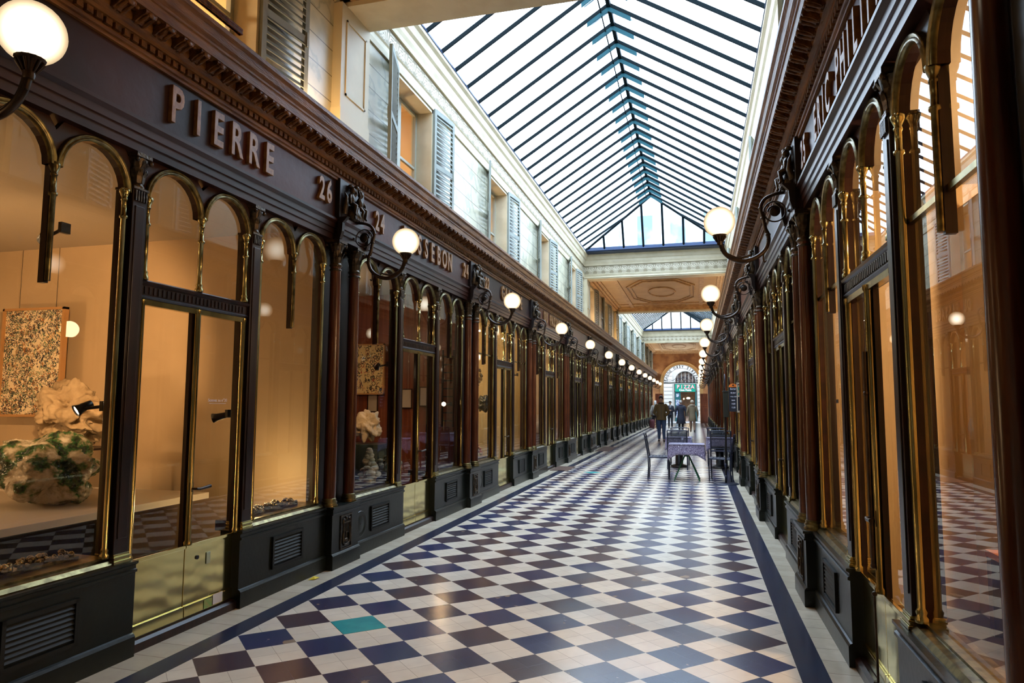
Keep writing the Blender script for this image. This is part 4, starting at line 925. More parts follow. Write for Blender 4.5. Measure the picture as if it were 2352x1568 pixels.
o = MB().add([(-.03, -.05, .0), (.03, -.04, .008), (.025, .05, .002), (-.03, .045, .010), (0, 0, .014)], [(0, 1, 4), (1, 2, 4), (2, 3, 4), (3, 0, 4)]).build('paper_scrap', mat('yellow_paper', (.75, .55, .02), .6)); o.location = (-3.19, 5.33, .002); tag(o, 'crumpled yellow paper scrap on the floor at the left edge', 'litter')
# door furniture on the near right door
o = MB().rod((0, 0, .62), (0, 0, 1.72), .010, seg=10).rod((0, 0, .05), (0, 0, .48), .006, seg=8).rod((0, 0, .05), (0, 0, .0), .02, .03, 8).ball((0, 0, .48), .014, 8, 6).ball((0, 0, 1.5), .015, 8, 6).ball((0, 0, .62), .015, 8, 6).build('bolt_rod', IRON); o.location = (XR+.02, Y0+P/2, .06); tag(o, 'long dark bolt rod on the near right door', 'door bolt')

# ------------------------------------------------------------------ far end
def arch_plate(mb, xc, r, zs, x0, x1, z0, z1, ya, yb_):
    mb.box(x0, xc-r, ya, yb_, z0, zs).box(xc+r, x1, ya, yb_, z0, zs)
    K = 24; inn = []; out = []
    for k in range(K+1):
        th = PI*k/K; co, si = math.cos(th), math.sin(th); inn.append((xc+r*co, zs+r*si))
        t = min(((x1-xc) if co > 0 else (xc-x0))/abs(co) if abs(co) > 1e-6 else 99, (z1-zs)/si if si > 1e-6 else 99); out.append((xc+t*co, zs+t*si))
    v = []; f = []
    for yy in (ya, yb_):
        for (a1, b1), (a2, b2) in zip(inn, out): v += [(a1, yy, b1), (a2, yy, b2)]
    n_ = 2*(K+1)
    for k in range(K): f += [(2*k, 2*k+1, 2*k+3, 2*k+2), (n_+2*k, n_+2*k+2, n_+2*k+3, n_+2*k+1), (2*k, 2*k+2, n_+2*k+2, n_+2*k)]
    mb.add(v, f)
    # corners
    mb.add([(x1, ya, z1), (out[0][0], ya, out[0][1])], [])
    return mb
XA, RA, ZSA = -1.20, 1.42, 3.30
mb = arch_plate(MB(), XA, RA, ZSA, -3.9, 1.45, 0, 5.9, YEND, YEND+.4)
for s_, xx in ((-1, -3.9), (1, 1.45)):   # fill the two top corners missed by the fan
    th = math.atan2(5.9-ZSA, abs(xx-XA)); 
o = mb.build('wall_end', MARB); tag(o, 'brown marbled end wall pierced by the arched exit', 'wall', kind='structure')
av = MB(); prof = [(RA, .0), (RA, -.05), (RA+.03, -.07), (RA+.08, -.05), (RA+.19, -.05), (RA+.22, -.08), (RA+.27, -.07), (RA+.27, 0)]; K = 28; m_ = len(prof); v = []
for k in range(K+1):
    th = PI*k/K
    for r, yy in prof: v.append((XA+r*math.cos(th), YEND+yy, ZSA+r*math.sin(th)))
av.add(v, [(k*m_+j, k*m_+j+1, (k+1)*m_+j+1, (k+1)*m_+j) for k in range(K) for j in range(m_-1)], True)
av.box(XA-RA-.27, XA-RA, YEND-.06, YEND, 0, ZSA).box(XA+RA, XA+RA+.27, YEND-.06, YEND, 0, ZSA)
o = av.build('trim_90', OCHRE); tag(o, 'plain ochre stone moulding around the arched exit', 'archivolt', kind='structure')
fg = empty('fanlight_grille', (XA, YEND+.2, ZSA)); tag(fg, 'iron fanlight of the exit arch with mirrored lettering', 'grille')
q = MB().box(-RA, RA, -.03, .03, -.09, -.02)
for r in (1.40, 1.13): q.tube([(r*math.cos(PI*k/40), 0, r*math.sin(PI*k/40)) for k in range(41)], .014, 5)
for s_ in (-1, 1):
    q.tube(cr_pts([(s_*1.35, 0, .0), (s_*1.0, 0, .06), (s_*.7, 0, .12), (s_*.5, 0, .26), (s_*.3, 0, .34), (s_*.12, 0, .26), (s_*.16, 0, .12), (s_*.30, 0, .12), (s_*.32, 0, .22)], 4), .018, 5)
    q.tube(cr_pts([(s_*1.2, 0, .02), (s_*1.28, 0, .14), (s_*1.14, 0, .2), (s_*1.06, 0, .1)], 4), .014, 5); q.tube([(s_*.0, 0, 0), (s_*.05, 0, .2), (0, 0, .34)], .012, 5)
for i in range(24):
    a = PI*(i+.5)/24; q.rod((1.13*math.cos(a), 0, 1.13*math.sin(a)), (1.40*math.cos(a), 0, 1.40*math.sin(a)), .0025, seg=4)
q.build('scrollwork', BLACK, fg)
wrd = 'GALERIE VÉRO DODAT'; kk = len(wrd)
for i, ch in enumerate(wrd):
    if ch == ' ': continue
    th = math.radians(6+168*i/(kk-1)); R_ = 1.17; si, co = math.sin(th), math.cos(th)
    Mx = Matrix(((-si, co, 0, R_*co), (0, 0, 1, .0), (co, si, 0, R_*si), (0, 0, 0, 1)))
    text('letter', ch, .27, .012, BLACK, fg, Mx, .8, .012)
# folded wooden gate leaves
for s_, x0_, x1_ in (('left', -3.25, -2.66), ('right', .26, .82)):
    gt = empty('gate_leaf', ((x0_+x1_)/2, 56.3, 0)); tag(gt, 'brown panelled wooden gate leaf folded open on the %s of the exit' % s_, 'gate'); w_ = (x1_-x0_)/2
    f = MB().box(-w_, w_, -.03, .03, .005, 2.35)
    for (za, zb) in ((.12, 1.15), (1.3, 2.25)):
        for (p_, q_, r_, t_) in ((-w_+.07, w_-.07, za, za+.025), (-w_+.07, w_-.07, zb-.025, zb), (-w_+.07, -w_+.095, za, zb), (w_-.095, w_-.07, za, zb)): f.box(p_, q_, -.045, -.03, r_, t_)
    f.build('panel', COLWOOD, gt)
# street outside
o = MB().box(-14, 12, YEND+.4, 64, -.12, -.02).build('ground', mat('street_paving', (.28, .28, .29), .7, col2=(.34, .34, .35), scale=2)); tag(o, 'pale bright street paving outside the exit', 'street', kind='structure')
o = MB().box(-14, -3.9, YEND, YEND+.4, 0, 9).box(1.45, 12, YEND, YEND+.4, 0, 9).build('wall_street_side', STONE); tag(o, 'street front of the passage building beside the exit', 'wall', kind='structure')
YF = 62.6
bf = empty('building', (0, YF, 0)); tag(bf, 'pale stone building across the street framed by the exit arch', 'building')
mb = MB(); arch_plate(mb, -.98, .86, 3.55, -1.95, -.02, 3.36, 5.2, 0, .35)
mb.box(-14, -1.95, 0, .35, -.1, 13).box(-.02, 12, 0, .35, -.1, 13).box(-1.95, -.02, 0, .35, 5.2, 13).box(-1.95, -.02, .25, .35, 2.60, 3.4)
mb.build('stone_facade', STONE, bf)
bl = MB()
for xr in ((-3.0, -2.12), (.06, .95)):
    z = .0
    while z < 5.6: bl.box(xr[0], xr[1], -.05, 0, z+.015, z+.30); z += .335
bl.build('rusticated_blocks', mat('rusticated_stone', (.56, .55, .51), .7), bf)
wn = MB().box(-1.84, -.12, .2, .22, 3.36, 4.5); wn.build('arched_window_glass', mat('dark_street_glass', (.02, .02, .03), .15, col2=(.16, .12, .10), scale=4), bf)
wm = MB(); prof = 24
for k in range(5): wm.box(-1.62+k*.32-.02, -1.62+k*.32+.02, .15, .2, 3.4, 4.45)
wm.tube([(-.98+.93*math.cos(PI*k/24), -.02, 3.55+.93*math.sin(PI*k/24)) for k in range(25)], .05, 6); wm.box(-1.95, -.02, -.04, .1, 3.33, 3.42); wm.build('arched_window_frame', mat('white_stone_trim', (.46, .46, .44), .6), bf)
TEALP = mat('teal_shop_paint', (.01, .09, .10), .4)
sh = MB().box(-1.90, -1.40, -.06, .05, -.05, 2.62).box(-.14, -.04, -.06, .05, -.05, 2.62); sh.build('teal_shopfront', TEALP, bf)
MB().box(-1.82, -1.50, -.075, -.06, 1.4, 1.9).box(-1.82, -1.50, -.075, -.06, .3, 1.2).box(-1.78, -1.54, -.08, -.06, 2.15, 2.45).build('display_cards', mat('display_card', (.45, .5, .55), .5, col2=(.10, .12, .25), scale=9, lo=.49, hi=.51), bf)
MB().box(-1.90, -.04, 2.4, 2.5, -.05, 2.7).box(-1.95, -1.88, .0, 2.5, -.05, 2.7).box(-.06, .0, .0, 2.5, -.05, 2.7).box(-1.95, 0, .0, 2.5, 2.62, 2.7).box(-1.3, -1.0, 1.2, 1.6, 0, 1.05).box(-.75, -.3, 1.4, 2.0, 0, 1.1).build('shop_inside', mat('shop_inside_wall', (.08, .05, .04), .6, col2=(.15, .09, .05), scale=3), bf)
MB().ball((-.75, .9, 2.05), (.16, .05, .08), 12, 8).ball((-1.15, .9, 2.0), (.05, .03, .05), 8, 6).build('inside_lamps', BULB, bf)
ps = empty('pizza_sign', (-.99, YF-.10, 2.62)); tag(ps, 'green sign reading PIZZA in white and red across the street', 'sign')
MB().box(-.87, .87, -.04, .04, .0, .66).build('sign_board', mat('sign_green', (.0, .26, .17), .4), ps)
SM = Matrix(((1, 0, 0, 0), (0, 0, -1, 0), (0, 1, 0, 0), (0, 0, 0, 1)))
for dx_, dy_, mm, dz_ in ((.02, -.048, mat('sign_red', (.62, .02, .05), .4), -.012), (0., -.056, mat('sign_white', (.9, .9, .9), .4), 0)):
    for i, ch in enumerate('PIZZA'):
        text('letter', ch, .46 if mm.name == 'sign_red' else .44, .004, mm, ps, Matrix.Translation((-.62+i*.31+dx_, dy_, .29+dz_)) @ SM, .95, .02 if mm.name == 'sign_red' else -.004)
text('lettering', 'Casa Festa', .24, .004, MATS['sign_white'], ps, Matrix.Translation((.0, -.05, .07)) @ SM @ Matrix.Shear('XZ', 4, (.0, .0)), 1., .008)

# ------------------------------------------------------------------ terrace furniture
TXT = bpy.data.materials.new('mesh_textile'); TXT.use_nodes = True; n = TXT.node_tree.nodes; b = n['Principled BSDF']; b.inputs['Base Color'].default_value = (.012, .014, .022, 1); b.inputs['Roughness'].default_value = .6; b.inputs['Alpha'].default_value = .5
def make_chair():
    root = empty('garden_chair')
    for sy in (-1, 1):
        MB().tube([(-.20, sy*.22, 0), (-.185, sy*.22, .22), (-.19, sy*.22, .45), (-.23, sy*.22, .70), (-.265, sy*.22, .90)], .014, 6).build('leg', CHAIR, root)
        MB().tube([(.21, sy*.22, 0), (.215, sy*.22, .30), (.20, sy*.22, .43), (-.19, sy*.22, .43)], .013, 6).build('leg', CHAIR, root)
    MB().tube([(-.265, -.22, .90), (-.268, 0, .905), (-.265, .22, .90)], .013, 6).rod((-.245, -.22, .80), (-.245, .22, .80), .007).rod((-.195, -.22, .50), (-.195, .22, .50), .008).build('back_frame', CHAIR, root)
    MB().add([(-.196, -.215, .50), (-.196, .215, .50), (-.232, .215, .70), (-.232, -.215, .70), (-.255, .215, .84), (-.255, -.215, .84), (-.19, -.215, .50), (-.19, .215, .50), (-.226, .215, .70), (-.226, -.215, .70), (-.249, .215, .84), (-.249, -.215, .84)], [(0, 1, 2, 3), (3, 2, 4, 5), (9, 8, 7, 6), (11, 10, 8, 9)], True).build('backrest', TXT, root)
    s_ = MB()
    for k in range(6): s_.box(-.17+k*.065, -.115+k*.065, -.215, .215, .430, .442)
    s_.box(-.18, .215, -.22, -.20, .42, .445).box(-.18, .215, .20, .22, .42, .445).box(.20, .22, -.22, .22, .42, .445); s_.build('seat', CHAIR, root); return root
ch = make_chair(); first = True
for (x, y, r, lab) in ((-.79, 14.42, 0, 'dark metal garden chair left of the front table, seen side on'), (.44, 14.28, PI-.12, 'dark metal garden chair right of the front table'), (-.46, 16.45, PI/2, 'dark metal chair backing the camera at the left rear table'), (.50, 16.45, PI/2, 'dark metal chair backing the camera at the right rear table'),
                       (-.44, 17.72, -PI/2, 'dark metal chair on the far side of the left rear table'), (.46, 17.76, -PI/2, 'dark metal chair on the far side of the right rear table')):
    o = ch if first else copy_tree(ch); first = False; o.location = (x, y, .001); o.rotation_euler = (0, 0, r); tag(o, lab, 'chair', 'garden chairs round the terrace tables')
M, g, b = new_mat('floral_tablecloth'); g.xyz(); vo = g.n.new('ShaderNodeTexVoronoi'); vo.inputs['Scale'].default_value = 30; g.L.new(g.t.outputs['Object'], vo.inputs['Vector'])
z_ = g.m('ADD', vo.outputs['Distance'], g.m('MULTIPLY', g.noise(34.), .5)); g.L.new(g.ramp(z_, [(.38, (.85, .86, .95)), (.47, (.40, .37, .52)), (.55, (.09, .07, .15)), (.74, (.15, .12, .21)), (.84, (.26, .23, .34))]), b.inputs['Base Color']); b.inputs['Roughness'].default_value = .45
CLOTH = M
def cloth(x, y, z, hx, hy, drop, lab, seed):
    rnd = random.Random(seed); mb = MB(); K = 96; rings = []
    def per(t):
        t = (t % 1)*4; s_ = int(t); f = t-s_
        return [(-1+2*f, -1), (1, -1+2*f), (1-2*f, 1), (-1, 1-2*f)][s_], min(f, 1-f)
    for j in range(6):
        q = j/5; ring_ = []
        for k in range(K):
            (a, c), e = per(k/K); cor = max(0, 1-e/.22)
            w_ = math.sin(k*2*PI/K*9+seed)*.012*q+math.sin(k*2*PI/K*17+seed*2)*.006*q
            out = 1+(.10*q*(1+.8*cor))/1*.45+w_*2
            ring_.append((a*hx*out*(1-.04*q*(cor)), c*hy*out*(1-.04*q*cor), -q*drop*(1+cor*.55)-(0 if j else -.003)))
        rings.append(ring_)
    v = [p for r in rings for p in r]; f = [(j*K+k, j*K+(k+1) % K, (j+1)*K+(k+1) % K, (j+1)*K+k) for j in range(5) for k in range(K)]
    f.append(tuple(range(K))); mb.add(v, f, True); o = mb.build('tablecloth', CLOTH); o.location = (x, y, z); tag(o, lab, 'tablecloth', 'floral tablecloths'); so = o.modifiers.new('s', 'SOLIDIFY'); so.thickness = .003; so.offset = -1
GREENP = mat('green_iron', (.0, .085, .03), .35)
t = empty('terrace_table', (-.22, 14.25, 0)); tag(t, 'square table on splayed green iron legs in the front', 'table')
MB().box(-.33, .33, -.33, .33, .685, .705).build('tabletop', BLACK, t)
for sx, sy in ((-1, -1), (1, -1), (1, 1), (-1, 1)): MB().tube([(sx*.245, sy*.25, .0), (sx*.03, sy*.03, .50), (sx*.05, sy*.05, .685)], .013, 6).build('leg', GREENP, t)
MB().lathe([(.05, .46), (.055, .50), (.05, .54)], 0, 0, 12).build('hub', GREENP, t)
cloth(-.22, 14.25, .710, .345, .345, .20, 'floral cloth over the front table with green legs', 1)
for i, (x, y) in enumerate(((-.44, 17.06), (.50, 17.08))):
    t = empty('terrace_table', (x, y, 0)); tag(t, 'square terrace table on a black pedestal, rear %s' % ('left', 'right')[i], 'table'); MB().box(-.29, .29, -.29, .29, .685, .705).build('tabletop', BLACK, t)
    MB().lathe([(.20, 0), (.20, .03), (.17, .05), (.09, .07), (.09, .68)], 0, 0, 18).build('pedestal', BLACK, t)
    cloth(x, y, .710, .30, .30, .20, 'floral cloth over the rear %s terrace table' % ('left', 'right')[i], 2+i)
WG = glass_mat('wine_glass', (.90, .93, 1.), 2.2)
for i, (x, y, lab) in enumerate(((-.31, 14.47, 'left wine glass on the front floral cloth'), (-.13, 14.47, 'right wine glass on the front floral cloth'), (-.42, 16.9, 'wine glass on the rear left floral cloth'))):
    o = MB().lathe([(.001, .0), (.030, .001), (.006, .006), (.004, .06), (.012, .068), (.034, .09), (.042, .115), (.044, .14)], 0, 0, 16, cap=False).build('wine_glass', WG); o.location = (x, y, .7125); tag(o, lab, 'wine glass', 'wine glasses')
# parasol-heater like menu post
po = empty('menu_post', (.50, 13.72, 0)); tag(po, 'dark post with a box and round head on a disc base', 'menu post')
MB().lathe([(.24, 0), (.24, .008), (.22, .016), (.03, .02)], 0, 0, 32).build('disc_base', CHAIR, po)
MB().rod((0, 0, .01), (0.025, 0, 1.28), .020, .018, 10).build('post', BLACK, po)
for z in (.12, .34): MB().ball((.004, -.012, z), (.026, .022, .045), 10, 8).build('clamp_knob', CHAIR, po)
MB().box(-.045+.03, .045+.03, -.07, .07, 1.26, 1.75).box(-.055+.03, .055+.03, -.08, .08, 1.74, 1.76).build('display_box', mat('olive_black_box', (.014, .016, .010), .45), po, .004)
q = Matrix.Translation((.02, 0, 1.95)) @ Matrix.Rotation(PI/2, 4, 'Y')
MB().lathe([(.001, -.012), (.12, -.012), (.135, -.004), (.135, .006), (.12, .012), (.001, .012)], 0, 0, 24, M=q).rod((.02, 0, 1.75), (.02, 0, 1.84), .012).build('round_head', CHAIR, po)
# chalk boards
SL = mat('slate_board', (.012, .013, .022), .5); CH = mat('chalk_white', (.75, .75, .85), .8)
def chalk(x0, x1, y, z0, z1, lines, lab, frame=None):
    root = empty('menu_board', ((x0+x1)/2, y, z0)); tag(root, lab, 'menu board'); w_ = (x1-x0)/2; h_ = z1-z0
    MB().box(-w_, w_, -.01, .01, 0, h_).build('slate', SL, root)
    if frame: MB().box(-w_-.012, -w_+.006, -.016, .012, -.012, h_+.012).box(-w_-.012, w_+.012, -.016, .012, -.035, .0).box(-w_-.012, w_+.012, -.016, .012, h_, h_+.03).build('wooden_frame', mat('pale_board_frame', (.60, .50, .36), .6), root)
    for i, (s_, sz) in enumerate(lines):
        text('chalk_line', s_, sz, .001, CH, root, Matrix.Translation((0, -.012, h_-.055-i*(h_-.05)/len(lines))) @ SM, .8, .001)
    return root
r_ = chalk(.66, .835, 15.3, 1.35, 1.87, [('Burger', .055), ('du jour', .045), ('+ frites 15,50', .03), ('Salade', .035), ('14,80', .045), ('11,50', .045)], 'black chalkboard menu with an orange top hanging by the right shops')
tp = MB(); K = 12; v = [(.088*math.cos(PI*k/K), .075*math.sin(PI*k/K)) for k in range(K+1)]
tp.add([(x, -.012, .52+z) for x, z in v]+[(x, .012, .52+z) for x, z in v], [tuple(range(K+1)), tuple(range(2*K+1, K, -1))]+[(k, k+1, K+2+k, K+1+k) for k in range(K)]); tp.build('orange_top', mat('orange_card', (.85, .20, .02), .5), r_)
MB().rod((.0, -.02, .56), (.0, -.01, .56), .018, seg=12).build('black_dot', BLACK, r_); MB().box(-.005, .14, .0, .01, .575, .585).rod((.0, .005, .58), (.12, .005, .66), .004).build('hanger', IRON, r_)
r_ = chalk(.768, .92, 14.1, 1.38, 1.90, [('Plats', .045), ('du jour', .035), ('9,50', .04), ('12,00', .04), ('13,50', .04)], 'framed chalkboard with a pale wooden edge and coloured picture on top', True)
MB().box(-.065, .07, -.016, -.01, .30, .50).build('picture_card', mat('coloured_card', (.55, .40, .22), .5, col2=(.04, .22, .16), scale=14, lo=.48, hi=.52), r_); MB().box(-.078, .078, -.017, -.011, .27, .295).build('card_rail', MATS['pale_board_frame'], r_)
# mats
for (x0, x1, y0_, y1_, lab) in ((-3.24, -2.82, 15.25, 16.25, 'brown doormat at the left, near the turquoise tile'), (-3.18, -2.72, 21.9, 24.1, 'long brown doormat farther along the left side'), (.25, .76, 46.2, 48.0, 'brown doormat on the right by the exit')):
    box_obj('doormat', x0, x1, y0_, y1_, .0, .014, MATB, lab, 'doormat', .003)

# ------------------------------------------------------------------ people
import bmesh
def skin(name, verts, edges, m_, parent, sub=2):
    me = bpy.data.meshes.new(name); bm = bmesh.new(); ly = bm.verts.layers.skin.verify(); vs = []
    for i, (p, r) in enumerate(verts):
        v = bm.verts.new(p); v[ly].radius = r if isinstance(r, tuple) else (r, r); vs.append(v)
        if i == 0: v[ly].use_root = True
    for a, c in edges: bm.edges.new((vs[a], vs[c]))
    bm.to_mesh(me); bm.free(); me.materials.append(m_); o = link(name, me, parent)
    s_ = o.modifiers.new('skin', 'SKIN'); s_.use_smooth_shade = True; u_ = o.modifiers.new('sub', 'SUBSURF'); u_.levels = sub; u_.render_levels = sub; return o
SKIN = mat('skin', (.50, .29, .20), .5); JEANS = mat('blue_jeans', (.035, .06, .13), .8, bump=.9, scale=9); DARKT = mat('dark_trousers', (.010, .010, .016), .8); SHOE = mat('dark_shoe', (.015, .012, .012), .4)
def loft(mb, secs, seg=20, M=None):       # (z, rx, ry, cx, cy)
    v = []
    for z, rx, ry, cx_, cy_ in secs:
        for i in range(seg): a = 2*PI*i/seg; v.append((cx_+rx*math.cos(a), cy_+ry*math.sin(a), z))
    k = len(secs); f = [(j*seg+i, j*seg+(i+1) % seg, (j+1)*seg+(i+1) % seg, (j+1)*seg+i) for j in range(k-1) for i in range(seg)]+[tuple(range(seg))[::-1], tuple(range((k-1)*seg, k*seg))]
    return mb.add(v, f, True, M)
def person(x, y, H, face, lab, coat, trous, hair, hem=.78, arms='down', stride=.12, flare=1., hairkind='short', legm=None, shoulders=.20, hood=None, scarf=None, collar=None):
    root = empty('person', (x, y, .002), face); tag(root, lab, 'person'); k = H/1.75
    s_ = stride
    V = [((0, 0, .96), .12), ((0, .0, 1.15), .105), ((0, .0, 1.33), .125), ((0, .005, 1.46), .055), ((0, -.005, 1.53), .052), ((0, -.012, 1.58), (.066, .075)), ((0, -.006, 1.66), (.078, .092)), ((0, 0, 1.72), (.060, .075)),
         ((.09, 0, .90), .085), ((.095, -s_, .50), .055), ((.10, -s_*1.2, .09), .036), ((.105, -s_*1.2-.13, .035), .03), ((-.09, 0, .90), .085), ((-.095, s_*.3, .50), .055), ((-.10, s_*1.1, .10), .036), ((-.105, s_*1.1-.12, .035), .03)]
    E = [(0, 1), (1, 2), (2, 3), (3, 4), (4, 5), (5, 6), (6, 7), (0, 8), (8, 9), (9, 10), (10, 11), (0, 12), (12, 13), (13, 14), (14, 15)]
    hands = []
    for sg in (1, -1):
        sh_ = (sg*shoulders*.86, 0, 1.40)
        if arms == 'pockets': el, wr = (sg*(shoulders+.06), .05, 1.13), (sg*.150, -.005, 1.00)
        elif arms == 'held': el, wr = (sg*(shoulders+.03), .0, 1.12), (sg*.06, -.22, 1.16)
        else: el, wr = (sg*(shoulders+.06), .03, 1.12), (sg*(shoulders+.07), -.04, .88)
        i = len(V); V += [(sh_, .055), (el, .042), (wr, .028)]
        d = (Vector(wr)-Vector(el)).normalized(); pl_ = Vector(wr)+d*.05; V.append((tuple(pl_), (.034, .018))); E += [(2, i), (i, i+1), (i+1, i+2), (i+2, i+3)]
        sd = Vector((0, 1, 0)) if arms != 'held' else Vector((0, 0, 1))
        for j, (off, ln) in enumerate(((-.024, .062), (-.008, .072), (.008, .068), (.024, .052))):
            a0 = pl_+sd*off+d*.02; V += [(tuple(a0), .009), (tuple(a0+d*ln*.6), .008), (tuple(a0+d*ln*.8+Vector((-sg*.018, 0, 0))), .007)]; m0 = len(V)-3; E += [(i+3, m0), (m0, m0+1), (m0+1, m0+2)]
        th_ = pl_-d*.01-sd*.03; V += [(tuple(th_), .010), (tuple(th_-sd*.012+d*.035), .008)]; m0 = len(V)-2; E += [(i+3, m0), (m0, m0+1)]
        hands.append((sh_, el, wr))
    V = [((p[0]*k, p[1]*k, p[2]*k), r*k if not isinstance(r, tuple) else (r[0]*k, r[1]*k)) for p, r in V]
    skin('body', V, E, SKIN, root)
    Sc = Matrix.Scale(k, 4)
    fc = MB(); fc.ball((0, -.098, 1.625), (.013, .018, .022), 8, 6, M=Sc)
    for sg in (-1, 1): fc.ball((sg*.079, .002, 1.635), (.010, .018, .028), 8, 6, M=Sc)
    fc.build('nose_and_ears', SKIN, root); ey = MB()
    for sg in (-1, 1): ey.ball((sg*.032, -.084, 1.65), (.013, .009, .008), 8, 6, M=Sc).box(sg*.032-.018, sg*.032+.018, -.094, -.084, 1.668, 1.674, M=Sc)
    ey.box(-.022, .022, -.096, -.085, 1.588, 1.593, M=Sc); ey.build('eyes_and_mouth', mat('eye_dark', (.02, .01, .01), .4), root)
    hr_ = MB()
    hr_.ball((0, .020, 1.684), (.088, .098, .084), 16, 10, M=Sc)
    for hx, hy, hz in ((-.05, -.04, 1.735), (.0, -.06, 1.745), (.05, -.04, 1.735), (-.04, .05, 1.745), (.04, .05, 1.745), (0, .09, 1.66)): hr_.ball((hx, hy, hz), (.036, .036, .026), 8, 6, M=Sc)
    if hairkind == 'full': hr_.ball((0, -.02, 1.752), (.072, .066, .042), 12, 8, M=Sc)
    if hairkind == 'long': hr_.ball((0, .045, 1.60), (.092, .07, .11), 14, 9, M=Sc)
    if hairkind == 'hat': hr_.ball((0, .01, 1.70), (.100, .110, .088), 16, 10, M=Sc); hr_.tube([(.094*math.cos(2*PI*i/16), .01+.104*math.sin(2*PI*i/16), 1.672) for i in range(16)], .016, 6, closed=True, M=Sc)
    hr_.build('knitted_hat' if hairkind == 'hat' else 'hair', hair, root)
    ct = MB(); sw = shoulders
    loft(ct, [(hem, .17*flare, .145*flare, 0, 0), (hem+.02, .19*flare, .16*flare, 0, 0), ((hem+.98)/2, .185*(1+flare)/2, .15*(1+flare)/2, 0, 0), (1.0, .180, .14, 0, 0), (1.15, .178, .135, 0, 0), (1.30, sw-.005, .14, 0, 0), (1.40, sw*.98, .125, 0, .005), (1.45, sw*.72, .10, 0, .01), (1.49, .085, .08, 0, .01), (1.515, .072, .07, 0, .01)], 24, Sc)
    for sh_, el, wr in hands:
        ct.tube(cr_pts([Vector(sh_)+Vector((-.03 if sh_[0] > 0 else .03, 0, 0)), sh_, (Vector(sh_)+Vector(el))/2, el, (Vector(el)+Vector(wr))/2, wr], 3), [.075]*4+[.07]*3+[.066]*3+[.058]*3+[.05]*3, 10, Sc)
    ct.build('coat', coat, root)
    if arms == 'pockets':
        zp = MB().tube([(0, -.085, 1.49), (0, -.135, 1.36), (0, -.14, 1.2), (0, -.145, 1.05), (0, -.158*flare, hem+.02)], .006, 5, M=Sc)
        for sg in (-1, 1): zp.tube([(sg*.10, -.135, 1.06), (sg*.155, -.10, .95)], .007, 5, M=Sc)
        zp.build('zip_and_pockets', BLACK, root)
    if collar: MB().tube([(.085*math.cos(2*PI*i/16), .01+.08*math.sin(2*PI*i/16), 1.50) for i in range(16)], .03, 7, closed=True, M=Sc).build('collar', collar, root)
    if scarf: MB().tube([(.08*math.cos(2*PI*i/16), -.0+.085*math.sin(2*PI*i/16), 1.485) for i in range(16)], .035, 7, closed=True, M=Sc).ball((0, -.11, 1.40), (.06, .04, .09), 10, 7, M=Sc).build('scarf', scarf, root)
    if hood: MB().ball((0, .07, 1.48), (.15, .09, .07), 14, 8, M=Sc).tube([(.12*math.cos(2*PI*i/16), .03+.10*math.sin(2*PI*i/16), 1.51) for i in range(16)], .035, 7, closed=True, M=Sc).build('hood', hood, root)
    tr_ = MB()
    for sg, a_, c_ in ((1, -s_, -s_*1.2), (-1, s_*.3, s_*1.1)):
        tr_.tube(cr_pts([(sg*.07, 0, 1.0), (sg*.09, 0, .86), (sg*.095, a_, .50), (sg*.10, c_, .10)], 4), [.10]*3+[.105, .10, .095, .09, .08, .072, .066, .062, .055, .048], 10, Sc)
    tr_.build('trousers', trous, root)
    so_ = MB()
    for sg, c_ in ((1, -s_*1.2), (-1, s_*1.1)):
        so_.ball((sg*.105, c_-.05, .042), (.048, .13, .042), 12, 8, M=Sc).ball((sg*.103, c_+.02, .07), (.045, .055, .06), 10, 7, M=Sc)
    so_.build('shoes', SHOE, root)
    return root
HD = mat('black_hair', (.012, .008, .006), .5); HG = mat('grey_hair', (.42, .40, .38), .6)
person(-1.40, 28.2, 1.80, 0, 'man in an olive brown jacket and blue jeans, hands in pockets', mat('olive_brown_jacket', (.12, .075, .022), .7, bump=.9, scale=9), JEANS, HD, .84, 'pockets', .10, 1.08, 'full', shoulders=.205, collar=mat('fur_collar', (.03, .02, .012), .9))
person(-2.48, 42.6, 1.70, PI, 'white haired person in a light grey coat pulling a dark red bag', mat('light_grey_coat', (.30, .29, .26), .8, bump=.9, scale=9), DARKT, mat('white_hair', (.65, .63, .6), .6), .85, 'down', .12, 1.05, 'long')
person(-1.64, 44.2, 1.68, 0, 'man in dark clothes and a grey scarf facing the camera', mat('black_navy_jacket', (.012, .014, .028), .7, bump=.9, scale=9), DARKT, HD, .86, 'held', .06, 1., scarf=mat('grey_scarf', (.30, .30, .32), .9), shoulders=.19)
person(-.90, 39.9, 1.70, PI, 'grey haired person in a long navy coat walking away', mat('long_navy_coat', (.010, .013, .030), .7, bump=.9, scale=9), DARKT, HG, .42, 'down', .08, 1.45, 'short', shoulders=.235, collar=mat('navy_cape', (.015, .025, .08), .7))
person(-.26, 38.6, 1.70, PI, 'person in a beige olive hooded coat and knitted hat walking away', mat('khaki_puffer_coat', (.19, .15, .09), .7, bump=.9, scale=9), mat('tan_leggings', (.25, .15, .10), .7), mat('cream_knit', (.50, .42, .32), .9), .62, 'down', .13, 1.15, 'hat', hood=mat('beige_fur_hood', (.34, .28, .20), .9), shoulders=.215)
bg_ = empty('rolling_bag', (-2.66, 42.35, .002)); tag(bg_, 'dark red wheeled bag on the floor behind the white haired person', 'bag'); mb = MB(); loft(mb, [(.06, .12, .09, 0, 0), (.10, .15, .11, 0, 0), (.45, .16, .12, 0, 0), (.56, .13, .10, 0, 0), (.58, .08, .06, 0, 0)], 16); mb.build('bag_body', mat('burgundy_cloth', (.07, .008, .012), .7), bg_)
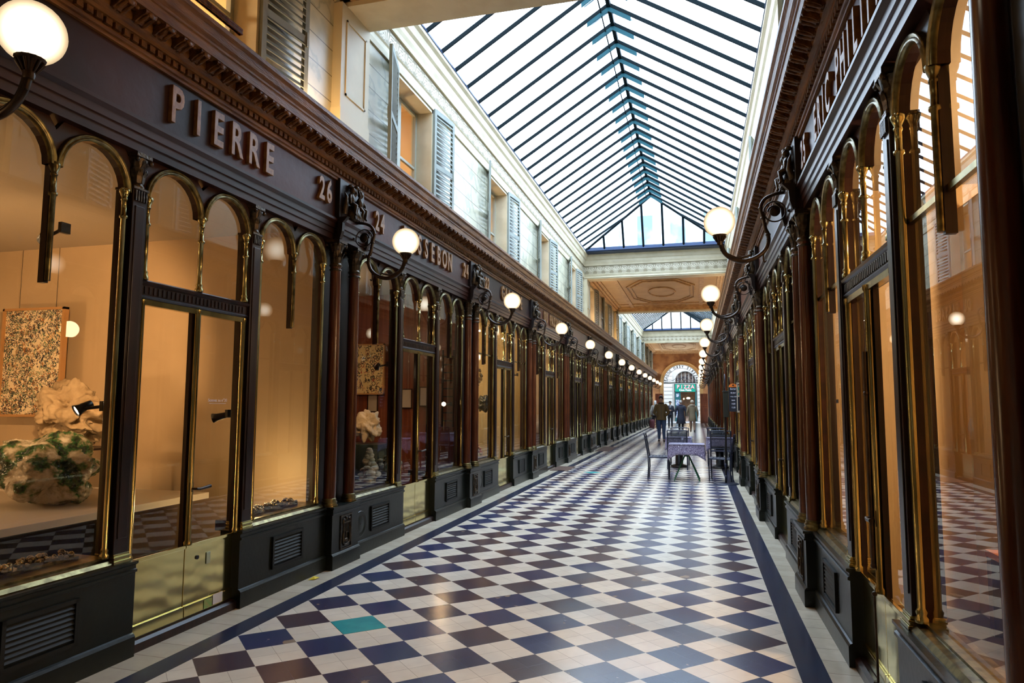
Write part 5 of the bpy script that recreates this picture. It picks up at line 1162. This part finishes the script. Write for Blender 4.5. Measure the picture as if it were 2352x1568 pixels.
MB().rod((-.08, 0, .55), (-.06, .0, .9), .008).rod((.08, 0, .55), (.06, 0, .9), .008).rod((-.06, 0, .9), (.06, 0, .9), .01).build('bag_handle', BLACK, bg_)
for sx in (-1, 1): MB().rod((sx*.10, .0, .04), (sx*.13, 0, .04), .04, seg=14).build('wheel', BLACK, bg_)

# houses above the glass roof, seen faintly through it
o = empty('courtyard_building', (-1.2, 27.5, 6.501)); tag(o, 'pale house rising behind the far end of the near skylight', 'building'); MB().box(-3.2, 3.2, 0, 1.5, .0, 5.5).build('house_wall', FACADE, o)
for i, xx in enumerate((-2.0, -.7, .6, 1.9)): MB().box(xx-.3, xx+.3, -.03, .0, .8, 2.6).build('window', mat('blue_grey_pane', (.10, .17, .25), .2), o)

# uplights standing on the cornices under the closed ceilings
for i, (y, e) in enumerate(((5.35, 16), (2.6, 14), (23.4, 22), (26.4, 22), (29.4, 22), (47.6, 22), (51.5, 22), (55.2, 22))):
    for side in ('left', 'right'):
        x = -3.30 if side == 'left' else .86
        o = MB().lathe([(.03, 0), (.03, .012), (.012, .016), (.012, .03), (.045, .07), (.05, .085), (.046, .085), (.02, .05), (.001, .048)], 0, 0, 14).build('cornice_uplight', BLACK); o.location = (x, y, 4.006)
        tag(o, 'small uplight on the %s cornice, %s along the passage' % (side, ORD[i]), 'uplight', 'cornice uplights')
        plight(x, y, 4.12, e, (1, .62, .28), .03)

# small details
for n_ in (0, 1):
    q = Matrix.Rotation(PI/2, 4, 'Y'); mb = MB()
    mb.lathe([(.001, 0), (.13, 0), (.13, .010), (.115, .016), (.10, .008), (.075, .008), (.06, .018), (.02, .014), (.001, .02)], 0, 0, 28, M=q)
    o = mb.build('carved_medallion', PLINTH); o.location = (XL+.0005, Y0+P*(n_+1)+.40, .30); tag(o, 'round black carved medallion just beyond the %s pedestal on the left' % ORD[n_+1], 'medallion')
MW = Matrix(((0, 0, 1, 0), (1, 0, 0, 0), (0, 1, 0, 0), (0, 0, 0, 1)))
dl = empty('door_lettering', (XL-.080, 4.22, 1.505)); tag(dl, 'tiny white notice lettering on the near left door glass', 'lettering')
text('lettering', 'Sonnez au n°20', .032, .0005, CH, dl, MW, 1., 0)
MB().box(0, .001, -.09, .09, -.014, -.012).build('underline', CH, dl)
o = MB().box(-.003, 0, -.035, .035, -.012, .012).build('tape_strip', BLACK); o.location = (XR+.079, 5.02, 1.525); tag(o, 'short strip of black tape on the right shop glass', 'tape')
